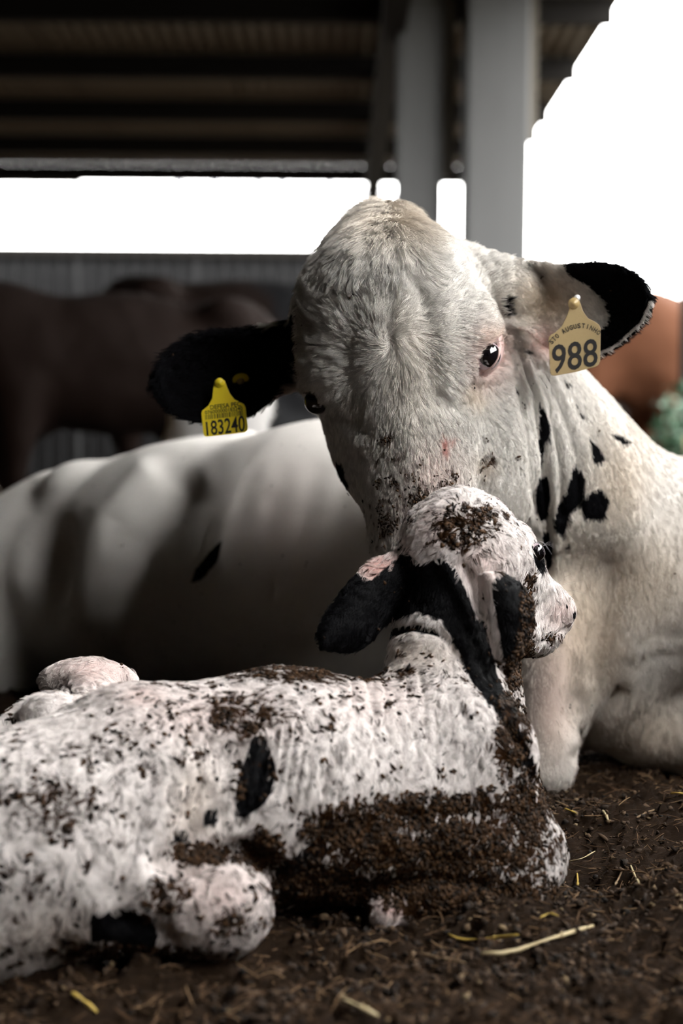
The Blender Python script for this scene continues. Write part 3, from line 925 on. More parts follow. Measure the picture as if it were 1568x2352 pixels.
kb *= 1 - ks.mask([(1116, 1415), (1138, 1405), (1150, 1480), (1168, 1560), (1162, 1600), (1140, 1545), (1124, 1480)], 6, 0, 1.9)
kp = zero(len(S))
for c, r, w in (((870, 1305), (60, 40), 1.0), ((210, 1540), (110, 40), .5), ((330, 1600), (60, 30), .4), ((1290, 1410), (40, 40), .5), ((1110, 1300), (60, 60), .35), ((1000, 1200), (60, 60), .3),
                ((500, 2060), (110, 80), .35), ((900, 2080), (40, 30), .9), ((480, 1640), (200, 60), .25), ((860, 1600), (120, 60), .2)):
    q = (S[:, :2] - np.array(c)) / np.array(r); kp = np.maximum(kp, w * np.exp(-(q ** 2).sum(1)))
kt = zero(len(S))
for c, r, w in (((930, 1500), (120, 40), .4), ((450, 1850), (60, 120), .3), ((120, 2150), (120, 60), .3)):
    q = (S[:, :2] - np.array(c)) / np.array(r); kt = np.maximum(kt, w * np.exp(-(q ** 2).sum(1)))
km = np.full(len(S), .22)
km += .11 * np.exp(-(((S[:, 0] - 420) / 420) ** 4 + ((S[:, 1] - 1680) / 150) ** 4))
km[S[:, 1] < 1500] = .1
for c, r, w in (((720, 1545), (330, 32), .62), ((560, 1640), (170, 70), .55), ((200, 1720), (150, 50), .42), ((120, 1850), (190, 120), .46), ((60, 2010), (130, 90), .38), ((470, 1960), (110, 32), .85),
                ((1010, 1850), (270, 40), .75), ((1000, 1950), (330, 110), .82), ((1080, 2060), (260, 70), .95), ((800, 1900), (140, 70), .8), ((760, 2040), (160, 80), .95), ((1220, 1850), (60, 110), .8), ((1170, 1690), (50, 120), .8),
                ((1212, 1400), (22, 80), 1.0), ((1205, 1480), (24, 50), 1.0), ((1180, 1545), (22, 50), 1.0), ((1165, 1620), (24, 50), .9), ((1060, 1215), (90, 70), .62), ((1100, 1180), (90, 40), .5), ((940, 1190), (60, 60), .2), ((540, 2120), (100, 60), .5), ((380, 2060), (90, 70), .55),
                ((1250, 1960), (50, 80), .55), ((600, 1960), (70, 60), .75), ((690, 1600), (60, 60), .35), ((1268, 1462), (34, 12), .9), ((1150, 1330), (30, 60), .3), ((330, 2190), (300, 30), .6)):
    q = (S[:, :2] - np.array(c)) / np.array(r); km = np.maximum(km, w * np.exp(-((q ** 2).sum(1)) ** 1.3))
clean = np.exp(-(((S[:, 0] - 1000) / 130) ** 2 + ((S[:, 1] - 1680) / 70) ** 2)); km = km * (1 - .5 * clean)
for c, r in (((205, 1555), (120, 50)), ((118, 1640), (75, 50)), ((1275, 1400), (45, 50))):
    q = (S[:, :2] - np.array(c)) / np.array(r); km = km * (1 - np.exp(-(q ** 2).sum(1)))
calf_attr = dict(red=zero(len(S)), black=kb, pink=kp, tan=kt, mud=km)
lump = (fbm(ks.V, 38, 4, 19, .6) - .5) * .022 * np.clip(km - .35, 0, 1)
ks.V = ks.V + ks.N * lump[:, None]; ks.refresh()
calf_o = empty('calf', (0, 1.5, 0), label='newborn white and black calf smeared with mud, lying in front of the cow', cat='calf')
calf_body = mesh_object('body', ks.V, ks.Q, m_calf, attrs=calf_attr); parent_keep(calf_body, calf_o)
kw = np.clip(ks.face + .35, 0, 1) * np.where(S[:, 0] > 820, 1.3, .8)
grow('wet_hair', ks, calf_attr, kw, 110000, .0082, calf_flow, .24, .00028, calf_o, (.86, .80, .77), 21, clump=.9, jitter=.15, material=m_wet, lock=.7, every=16, lockvar=(.84, 1.08))

# ---- lumps of mud stuck to the calf
def chunks(name, C, Nn, size, flat, material, attr, seed, parent=None):
    r = np.random.default_rng(seed); n = len(C)
    base = np.array([(0, 0, 1), (.9, 0, .3), (.28, .85, .3), (-.72, .53, .3), (-.72, -.53, .3), (.28, -.85, .3), (0, 0, -.6)], float)
    tri = np.array([(0, 1, 2), (0, 2, 3), (0, 3, 4), (0, 4, 5), (0, 5, 1), (6, 2, 1), (6, 3, 2), (6, 4, 3), (6, 5, 4), (6, 1, 5)])
    ref = r.normal(size=(n, 3)); a = np.cross(Nn, ref); a /= np.linalg.norm(a, axis=1)[:, None]; b = np.cross(Nn, a)
    loc = base[None] * r.uniform(.55, 1.45, (n, 7, 3))
    sx = r.uniform(.6, 1.9, (n, 1, 1))
    W = C[:, None] + size[:, None, None] * (a[:, None] * loc[..., :1] * sx + b[:, None] * loc[..., 1:2] / np.sqrt(sx) + Nn[:, None] * loc[..., 2:3] * flat)
    Fx = (tri[None] + 7 * np.arange(n)[:, None, None]).reshape(-1, 3)
    o = mesh_object(name, W.reshape(-1, 3), Fx, material, None, True, {'tone': np.repeat(attr, 7)})
    o['kind'] = 'stuff'
    if parent: parent_keep(o, parent)
    return o
m_mud = mat('wet_manure', (.05, .03, .02), .6, spec=.2)
t = NT(m_mud); t.base(t.mix(t.attr('tone'), (.006, .0028, .001), (.078, .038, .015)))
def scatter(sc, w, count, seed):
    r = np.random.default_rng(seed); Q = sc.Q; V = sc.V
    area = np.linalg.norm(np.cross(V[Q[:, 2]] - V[Q[:, 0]], V[Q[:, 3]] - V[Q[:, 1]]), axis=1) * w[Q].mean(1)
    cdf = np.cumsum(area); f = np.minimum(np.searchsorted(cdf, r.random(count) * cdf[-1]), len(Q) - 1)
    q = Q[f]; a, b = r.random(count)[:, None], r.random(count)[:, None]
    return V[q[:, 0]] * (1 - a) * (1 - b) + V[q[:, 1]] * a * (1 - b) + V[q[:, 2]] * a * b + V[q[:, 3]] * (1 - a) * b, sc.N[q[:, 0]], f
sp = fbm(ks.V, 95, 4, 61, .6)
mw = np.clip((km * .9 + (sp - .5) * 1.6 - .40) * 4, 0, 1) * (ks.face > 0) * (.25 + km)
C_, N_, _ = scatter(ks, mw, 15000, 5)
chunks('mud_clumps', C_, N_, rng.uniform(.0010, .0036, len(C_)) , .6, m_mud, rng.random(len(C_)) ** 1.8, 6, calf_o)
sp2 = fbm(cs.V, 120, 4, 62, .6)
mw = np.clip((mud * 1.0 + (sp2 - .5) * 1.6 - .42) * 4, 0, 1) * (cs.face > 0)
C_, N_, _ = scatter(cs, mw, 900, 15)
chunks('mud_specks', C_ + N_ * .004, N_, rng.uniform(.0008, .0022, len(C_)), .6, m_mud, rng.random(len(C_)) ** 1.5, 16, cow_o)

# ---- eyes
m_eye = mat('dark_eye', (.006, .005, .006), .04)
m_eye.node_tree.nodes['Principled BSDF'].inputs['Coat Weight'].default_value = 1.0
m_lid = mat('pink_eyelid', (.60, .42, .39), .7, spec=.2)
m_sclera = mat('eye_white', (.46, .36, .40), .15)
def eye_ball(c, r, axis, parent, iris=.80):
    V, Fc = uv_sphere((0, 0, 0), r, 32, 24)
    z = np.array(axis) / np.linalg.norm(axis); x = np.cross((0, 0, 1), z); x /= np.linalg.norm(x); y = np.cross(z, x)
    W = V[:, :1] * x + V[:, 1:2] * y + V[:, 2:] * z
    o = mesh_object('eyeball', W + c, Fc, m_sclera); o.data.materials.append(m_eye)
    zz = V[:, 2] / r
    for p in o.data.polygons:
        if np.mean([zz[v] for v in p.vertices]) > math.cos(iris): p.material_index = 1
    parent_keep(o, parent)
    return o
def eyelid(poly, c, r, parent, sc, material, grow_=1.5, rim=1.03):
    q = spline(list(poly) + [poly[0]], 41)[:-1]; cc = q.mean(0); V = []
    dc = (c - EYE) @ FWD
    rings = [(.90, .97), (1.0, rim), (1.07, rim + .045), (1.2, rim + .01), (grow_, None)]
    for s, rr in rings:
        for p in q:
            u = cc + (p - cc) * s
            if rr is None:
                d_, n_ = surf(sc, u[0], u[1]); V.append(P(u[0], u[1], d_ + .003)); continue
            o_ = EYE; dr = P(u[0], u[1], 1.0) - EYE; dr /= np.linalg.norm(dr)
            L = c - o_; tca = L @ dr; d2 = L @ L - tca * tca; R2 = (r * rr) ** 2
            th = math.sqrt(R2 - d2) if d2 < R2 else 0
            V.append(o_ + dr * (tca - th))
    n = len(q); Fc = []
    for k in range(len(rings) - 1):
        for i in range(n): Fc.append((k * n + i, k * n + (i + 1) % n, (k + 1) * n + (i + 1) % n, (k + 1) * n + i))
    o = mesh_object('eyelid', V, Fc, material); parent_keep(o, parent)
    s = o.modifiers.new('round', 'SUBSURF'); s.levels = 1; s.render_levels = 2
    return o
for k_, (poly, cpx, rr_, d_) in enumerate(eyes):
    c = P(cpx[0] + (-5 if k_ == 0 else 6), cpx[1], d_ + (.0165 if k_ == 0 else .020))
    ax_ = (EYE - c) / np.linalg.norm(EYE - c) + RIGHT * (.42 if k_ == 0 else -.7) + UP * .02
    eye_ball(c, rr_, ax_, cow_o, .92 if k_ == 0 else 1.6)
    if k_ == 0: eyelid(poly, c, rr_, cow_o, cs, m_lid)
d_, n_ = surf(ks, 1226, 1268)
c = P(1229, 1270, d_ + .010)
eye_ball(c, .0115, (EYE - c) / np.linalg.norm(EYE - c) + RIGHT * .9, calf_o, 1.1)

# ---- eyelashes and whiskers
def strands(name, roots, ends, sag, col, rad, parent):
    T = np.linspace(0, 1, 6)[:, None]; pts = []
    for (a, b), s in zip(zip(roots, ends), sag):
        a, b = P(*a), P(*b); pts.append(a + (b - a) * T + s * 4 * T * (1 - T) * UP)
    o = hair_object(name, np.array(pts), rad * np.linspace(1, .3, 6), np.tile(col, (len(pts), 1)), m_hair, parent)
    o['kind'] = 'stuff'; return o
dm, _ = surf(ks, 1300, 1390)
W = [((1285, 1335), (1320, 1318)), ((1290, 1345), (1345, 1338)), ((1298, 1355), (1380, 1385)), ((1305, 1365), (1330, 1420)), ((1308, 1375), (1325, 1370)), ((1305, 1372), (1332, 1405)), ((1312, 1425), (1332, 1442)),
     ((1290, 1452), (1300, 1480)), ((1275, 1480), (1290, 1505)), ((1255, 1490), (1295, 1506)), ((1282, 1460), (1284, 1490)), ((1270, 1470), (1282, 1498)), ((1300, 1440), (1308, 1478)), ((1265, 1478), (1270, 1500)), ((1262, 1485), (1280, 1500))]
strands('whiskers', [(*a, dm) for a, b in W], [(*b, dm - .005) for a, b in W], [.002, .003, .004, .006, .003, .004, -.002, -.001, -.002, -.004, .0, 0, 0, 0, 0], (.75, .68, .6), .00022, calf_o)
W = [((1225 + 2 * i, 1248 - .6 * i), (1230 + 4.6 * i, 1262 + (i % 3) * 6)) for i in range(9)] + [((1246, 1255), (1272, 1246 + 5 * i)) for i in range(4)]
strands('eyelashes', [(*a, d_ - .003) for a, b in W], [(*b, d_ - .010) for a, b in W], [.003] * len(W), (.35, .34, .36), .00018, calf_o)
de = eyes[0][3]
W = [((1140, 788), (1175, 786)), ((1138, 786), (1170, 792)), ((1102, 810), (1135, 805)), ((1135, 710), (1180, 702)), ((1135, 712), (1182, 724)), ((1118, 795), (1150, 800)), ((1128, 790), (1160, 797))]
strands('eyelashes', [(*a, de - .004) for a, b in W], [(*b, de - .022) for a, b in W], [.003] * len(W), (.7, .66, .6), .0002, cow_o)

# ------------------------------------------------------------------ floor of trodden manure and earth
def axis(stops):
    out = []
    for (a, b, s) in stops: out.append(np.arange(a, b, s))
    return np.concatenate(out)
gx = axis([(-8, -2, .25), (-2, -.75, .05), (-.75, 1.05, .0055), (1.05, 2.6, .05), (2.6, 2.61, .02)])
gy = axis([(-5, .5, .25), (.5, .95, .03), (.95, 2.35, .0055), (2.35, 3.2, .03), (3.2, 13.2, .2)])
GX, GY = np.meshgrid(gx, gy, indexing='xy')
G = np.stack([GX.ravel(), GY.ravel(), np.zeros(GX.size)], 1)
def ground_z(p, fine=True):
    q = np.c_[p[:, 0], p[:, 1], np.zeros(len(p))]
    near = np.exp(-np.maximum(np.abs(p[:, 1] - 1.6) - 1.0, 0) ** 2)
    z = (fbm(q, 5, 2, 101) - .5) * .05 + (fbm(q, 17, 3, 102) - .5) * .045
    if fine:
        z = z + (np.abs(fbm(q, 48, 3, 103) - .5)) * -.035 * near + (fbm(q, 120, 3, 104, .6) - .5) * .020 * near
    for cx, cy, r, h in ((.50, 1.86, .13, .035), (.62, 1.60, .16, .03), (.30, 1.62, .06, -.03), (.45, 1.70, .06, -.03), (-.05, 1.22, .3, .008), (.02, 1.40, .12, -.02)):
        z = z + h * np.exp(-(((p[:, 0] - cx) / r) ** 2 + ((p[:, 1] - cy) / r) ** 2))
    return z + .004
G[:, 2] = ground_z(G)
nx, ny = len(gx), len(gy)
ii, jj = np.meshgrid(np.arange(nx - 1), np.arange(ny - 1), indexing='xy')
i0 = (jj * nx + ii).ravel()
GF = np.stack([i0, i0 + 1, i0 + nx + 1, i0 + nx], 1)
m_soil = mat('damp_manure_earth', (.05, .034, .022), .9, spec=.15)
t = NT(m_soil)
c = t.mix(t.noise(26, 6, .7), (.006, .0035, .002), (.060, .032, .016))
c = t.mix(t.smooth(t.noise(170, 4, .7), .56, .72), c, (.12, .07, .037))
t.base(c)
t.normal(t.bump(t.noise(260, 5, .7), .9, .006))
t.rough(t.math('SUBTRACT', 1.0, t.math('MULTIPLY', t.noise(60, 3), .35)))
floor = mesh_object('floor', G, GF, m_soil); floor['kind'] = 'structure'; floor['label'] = 'dark trodden earth and manure covering the barn floor'
# loose crumbs and fibres of bedding
r = np.random.default_rng(31)
n = 26000
cy = .95 + (r.random(n) ** 1.1) * 1.35; cx = (r.random(n) - .5) * (cy * .56) + .02 * cy
c3 = np.c_[cx, cy, np.zeros(n)]; keep = fbm(c3, 14, 3, 77) + r.normal(0, .12, n) > .47; c3 = c3[keep]
c3[:, 2] = ground_z(c3) + .001
m_crumb = mat('bedding_crumb', (.08, .05, .03), .9)
t = NT(m_crumb); t.base(t.ramp(t.attr('tone'), [(0, (.008, .005, .003)), (.6, (.050, .029, .016)), (.93, (.12, .072, .040)), (1, (.26, .185, .10))]))
nn = r.normal(size=(len(c3), 3)) * .5 + np.array((0, 0, 1)); nn /= np.linalg.norm(nn, axis=1)[:, None]
cr = chunks('bedding_crumbs', c3, nn, (.0012 + .0048 * r.random(len(c3)) ** 2.5), .8, m_crumb, r.random(len(c3)), 32)
cr.parent = floor
n = 9000
fy = .98 + (r.random(n) ** 1.0) * 1.25; fx = (r.random(n) - .5) * (fy * .56)
f3 = np.c_[fx, fy, np.zeros(n)]; f3[:, 2] = ground_z(f3) + .002
an_ = r.random(n) * 2 * math.pi; L = r.uniform(.006, .030, n) * (1 + 1.2 * (r.random(n) < .05))
dr = np.c_[np.cos(an_), np.sin(an_), r.normal(.05, .25, n)]
T = np.linspace(-.5, .5, 4)
bend = np.cross(dr, r.normal(size=(n, 3)))
pts = f3[:, None] + dr[:, None] * (L[:, None] * T)[..., None] + bend[:, None] * (L[:, None] * .35 * (.25 - T * T))[..., None]
tone = r.random(n)[:, None]
col = np.array((.10, .06, .035)) * (.3 + 1.4 * tone) + np.array((.30, .22, .12)) * np.clip(tone - .84, 0, 1) * 3
fb = hair_object('bedding_fibres', pts, r.uniform(.00025, .0007, n)[:, None] * np.array((.8, 1, 1, .6)), col, m_hair)
fb.parent = floor; fb['kind'] = 'stuff'

# ------------------------------------------------------------------ straw lying on the floor
def on_ground(px, py, up=.004):
    """where the sight line through a surveyed point meets the floor"""
    a = P(px, py, 1.0) - EYE
    q = EYE + a * np.arange(.8, 2.6, .003)[:, None]
    hit = q[:, 2] <= ground_z(q) + up
    return q[np.argmax(hit)]
m_straw = mat('pale_straw', (.62, .50, .28), .55)
t = NT(m_straw); t.base(t.mix(t.noise(90, 3, .5, t.mapping(t.coord('Object'), (1, 1, 1))), (.46, .35, .17), (.74, .62, .38)))
m_straw2 = mat('yellow_straw', (.55, .38, .08), .55)
m_straw3 = mat('brown_straw', (.27, .18, .10), .7)
def straw(pts, w, material, label, lift=.006):
    pts = spline([on_ground(x, y, lift) for x, y in pts], 9)
    root = empty('straw_stalk', pts[0], label=label, cat='straw', group='straw on the floor')
    V = pts - pts[0]
    tube('stem', list(V), [w * (.75 + .25 * math.sin(k * 1.3)) for k in range(len(V))], material, root, 6)
    i = 5
    tube('node_ring', [V[i] - (V[i + 1] - V[i]) * .06, V[i] + (V[i + 1] - V[i]) * .06], w * 1.35, material, root, 6)
for pts, w, m_, lab in (
    ([(1105, 2190), (1170, 2188), (1235, 2165), (1300, 2145), (1362, 2126)], .0024, m_straw, 'long pale straw stalk rising to the right in the bottom right foreground'),
    ([(1030, 2146), (1060, 2158), (1120, 2155), (1190, 2147)], .0016, m_straw2, 'yellow straw stalk lying below the folded foreleg of the calf'),
    ([(960, 2190), (1010, 2200), (1068, 2212)], .0018, m_straw3, 'brown flattened straw left of the long pale stalk'),
    ([(785, 2296), (825, 2312), (868, 2334)], .0026, m_straw, 'blurred pale straw near the bottom edge, centre'),
    ([(165, 2280), (195, 2300), (222, 2325)], .0022, m_straw2, 'blurred yellow straw in the bottom left corner'),
    ([(1448, 1988), (1456, 2008), (1467, 2028)], .0014, m_straw, 'short white straw splinter at the right, below the dark hollow'),
    ([(1430, 1995), (1420, 2018), (1412, 2032)], .0013, m_straw3, 'short brown straw leaning beside the white splinter'),
    ([(1296, 1857), (1308, 1861), (1324, 1868)], .0013, m_straw2, 'small yellow straw just right of the calf chest'),
    ([(1384, 1862), (1391, 1872), (1396, 1884)], .0020, m_straw, 'stubby pale straw standing near the brisket of the cow'),
    ([(1308, 1978), (1335, 1972), (1366, 1955)], .0009, m_straw, 'thin bright straw right of the muddy knee'),
    ([(1325, 2006), (1326, 2020), (1326, 2034)], .0014, m_straw2, 'upright yellow straw bit beside the muddy knee'),
    ([(1540, 1822), (1555, 1821), (1575, 1824)], .0014, m_straw2, 'yellow straw at the right edge under the foreleg'),
    ([(1462, 1878), (1480, 1868), (1502, 1860)], .0014, m_straw3, 'brown straw on the mound at the right'),
    ([(1240, 2108), (1262, 2098), (1282, 2104)], .0011, m_straw2, 'small bent straw between the knee and the long pale stalk')):
    straw(pts, w, m_, lab)

# ------------------------------------------------------------------ ear tags
m_tag1 = mat('faded_ochre_plastic', (.66, .49, .24), .45)
t = NT(m_tag1); t.base(t.mix(t.noise(60, 5, .6), (.36, .26, .12), (.46, .35, .185)))
m_tag2 = mat('yellow_plastic', (.95, .74, .03), .4)
m_ink = mat('black_print', (.012, .010, .010), .6)
m_stud = mat('stud_plastic', (.50, .36, .16), .3)
m_white = mat('sky_gap_white', (.95, .95, .95), .15)
class Plate:
    """plane of a hanging tag: two survey points fix its top, yaw and lean tilt it"""
    def __init__(self, c, d, ddx, ddy): self.c, self.d, self.ddx, self.ddy = c, d, ddx, ddy
    def clear(self, sc, pts, gap=.005):
        """bring the plate in front of the ear it hangs on"""
        self.d += min(0, min(surf(sc, x, y)[0] - (self.d + (x - self.c[0]) * self.ddx + (y - self.c[1]) * self.ddy) for x, y in pts) - gap)
        return self
    def at(self, x, y, off=0.0):
        return P(x, y, self.d + (x - self.c[0]) * self.ddx + (y - self.c[1]) * self.ddy - off)
def slab(name, poly, pl, thick, material, parent, origin):
    n = len(poly); V = [pl.at(x, y, thick / 2) - origin for x, y in poly] + [pl.at(x, y, -thick / 2) - origin for x, y in poly]
    Fc = [tuple(range(n))[::-1], tuple(range(n, 2 * n))] + [(i, (i + 1) % n, n + (i + 1) % n, n + i) for i in range(n)]
    o = mesh_object(name, V, Fc, material, parent, False)
    b = o.modifiers.new('edge', 'BEVEL'); b.width = .0005; b.segments = 2; b.limit_method = 'ANGLE'
    return o
def text_mesh(txt, bold=.012):
    cu = bpy.data.curves.new('t', 'FONT'); cu.body = txt; cu.size = 1.0; cu.resolution_u = 3; cu.offset = bold
    o = bpy.data.objects.new('t', cu); COL.objects.link(o)
    bpy.context.view_layer.update()
    me = o.evaluated_get(bpy.context.evaluated_depsgraph_get()).to_mesh()
    V = np.array([v.co[:2] for v in me.vertices]); Fc = [tuple(p.vertices) for p in me.polygons]
    bpy.data.objects.remove(o); bpy.data.curves.remove(cu)
    return V, Fc
def lettering(name, txt, quad, pl, parent, origin, off, bold=.010):
    """quad TL TR BR BL in survey units, the string fills it"""
    V, Fc = text_mesh(txt, bold); lo, hi = V.min(0), V.max(0)
    uv = (V - lo) / (hi - lo); q = np.array(quad, float)
    xy = (q[3] * (1 - uv[:, :1]) + q[2] * uv[:, :1]) * (1 - uv[:, 1:]) + (q[0] * (1 - uv[:, :1]) + q[1] * uv[:, :1]) * uv[:, 1:]
    W = [pl.at(x, y, off) - origin for x, y in xy]
    o = mesh_object(name, W, Fc, m_ink, parent, False)
    s = o.modifiers.new('thickness', 'SOLIDIFY'); s.thickness = .0003; s.offset = 0
    return o
def disc(name, c, r, ax, h, material, parent, n=20, dome=.35):
    z = np.array(ax) / np.linalg.norm(ax); x = np.cross((0, 0, 1), z); x /= np.linalg.norm(x); y = np.cross(z, x)
    V, Fc = [], []
    prof = [(r, 0), (r, h * .6), (r * .8, h), (r * .4, h), (r * .3, h * (1 + dome)), (0.0001, h * (1 + dome))]
    for rr, zz in prof:
        for k in range(n):
            w = 2 * math.pi * k / n; V.append(c + x * rr * math.cos(w) + y * rr * math.sin(w) + z * zz)
    for k in range(len(prof) - 1):
        for i in range(n): Fc.append((k * n + i, k * n + (i + 1) % n, (k + 1) * n + (i + 1) % n, (k + 1) * n + i))
    return mesh_object(name, V, Fc, material, parent)

d_, n_ = surf(cs, 1317, 697)
pl1 = Plate((1317, 697), d_ - .004, -.00012, -.00008).clear(cs, [(x_, y_) for x_ in range(1262, 1380, 9) for y_ in range(690, 830, 9)])
o1 = pl1.at(1317, 697)
tag1 = empty('ear_tag', o1, label='faded ochre ear tag printed 988 in the ear on the right', cat='ear tag', group='ear tags of the cow')
slab('plate', [(1306, 712), (1301, 726), (1289, 750), (1275, 763), (1262, 771), (1259, 779), (1263, 855), (1266, 862), (1274, 863), (1320, 855), (1366, 843), (1374, 838), (1378, 829), (1379, 756), (1376, 746), (1366, 739), (1350, 731), (1338, 714), (1334, 700), (1328, 686), (1316, 682), (1307, 690)], pl1, .0016, m_tag1, tag1, o1)
face = (EYE - o1) / np.linalg.norm(EYE - o1)
disc('stud', pl1.at(1317, 697, .0008) - o1, R(13, d_), face, .004, m_stud, tag1)
disc('pin', pl1.at(1325, 684, .001) - o1, R(7, d_), face, .002, m_white, tag1)  # white disc standing in for bright sky through the hole in the ear
lettering('number', '988', [(1267, 793), (1371, 776), (1372.5, 840), (1268, 859)], pl1, tag1, o1, .0011)
arc = spline([(1267, 792), (1282, 776), (1302, 762), (1330, 753.5), (1350, 756), (1364, 763), (1374, 771)], 15)
for k_, ch in enumerate('STO AUGUSTINHO'):
    if ch == ' ': continue
    a_, b_ = arc[k_], arc[k_ + 1]
    tx = (b_ - a_); L_ = np.linalg.norm(tx); tx = tx / L_; nx_ = np.array((tx[1], -tx[0])); hgt = 11.0
    w_ = .82 if ch != 'I' else .22
    m0 = (a_ + b_) / 2; p0 = m0 - tx * L_ * w_ / 2; p1 = m0 + tx * L_ * w_ / 2
    lettering('letter', ch, [p0 + nx_ * hgt, p1 + nx_ * hgt, p1, p0], pl1, tag1, o1, .0011, .022)

d_, n_ = surf(cs, 504, 882)
pl2 = Plate((504, 882), d_ - .004, -.00004, -.00010).clear(cs, [(x_, y_) for x_ in range(464, 570, 9) for y_ in range(872, 960, 9)], .009)
o2 = pl2.at(504, 882)
tag2 = empty('ear_tag', o2, label='bright yellow ear tag with barcode and number 183240 in the black ear on the left', cat='ear tag', group='ear tags of the cow')
slab('plate', [(489, 893), (487, 915), (478, 932), (464, 943), (462, 950), (467, 996), (470, 1002), (476, 1003), (520, 998), (562, 993), (568, 988), (569, 981), (564, 936), (560, 928), (538, 917), (528, 904), (521, 888), (516, 874), (504, 869), (493, 875)], pl2, .0016, m_tag2, tag2, o2)
face = (EYE - o2) / np.linalg.norm(EYE - o2)
disc('stud', pl2.at(504, 879, .0008) - o2, R(11, d_), face, .004, m_tag2, tag2)
lettering('number', '183240', [(472, 969), (561, 953), (563, 991), (475, 1001)], pl2, tag2, o2, .0011)
lettering('print_line', 'DEFESA PEC', [(482, 931), (552, 922), (553, 933), (483, 941)], pl2, tag2, o2, .0011)
lettering('print_line', '076000000183240', [(470, 944), (556, 933), (557, 942), (471, 952)], pl2, tag2, o2, .0011)
rb = random.Random(4); x_ = 471.0
while x_ < 556:
    w_ = rb.choice((1.2, 1.6, 2.6)); y_ = 953 - (x_ - 471) * .12
    slab('barcode_bar', [(x_, y_), (x_ + w_, y_ - .2), (x_ + w_ + .6, y_ + 11), (x_ + .6, y_ + 11.2)], Plate(pl2.c, pl2.d - .0010, pl2.ddx, pl2.ddy), .0003, m_ink, tag2, o2)
    x_ += w_ + rb.choice((1.3, 1.8, 2.8))
d_, n_ = surf(cs, 552, 872)
c_ = P(552, 872, d_ - .002)
bt = empty('ear_button', c_, label='small round yellow button pinned in the black ear beside the barcode tag', cat='ear tag')
disc('rim', np.zeros(3), R(20, d_), face + RIGHT * .3 - UP * .9, .003, m_tag2, bt)
disc('cap', (face - UP * .9) * .002, R(9, d_), face + RIGHT * .3 - UP * .9, .004, m_stud, bt)

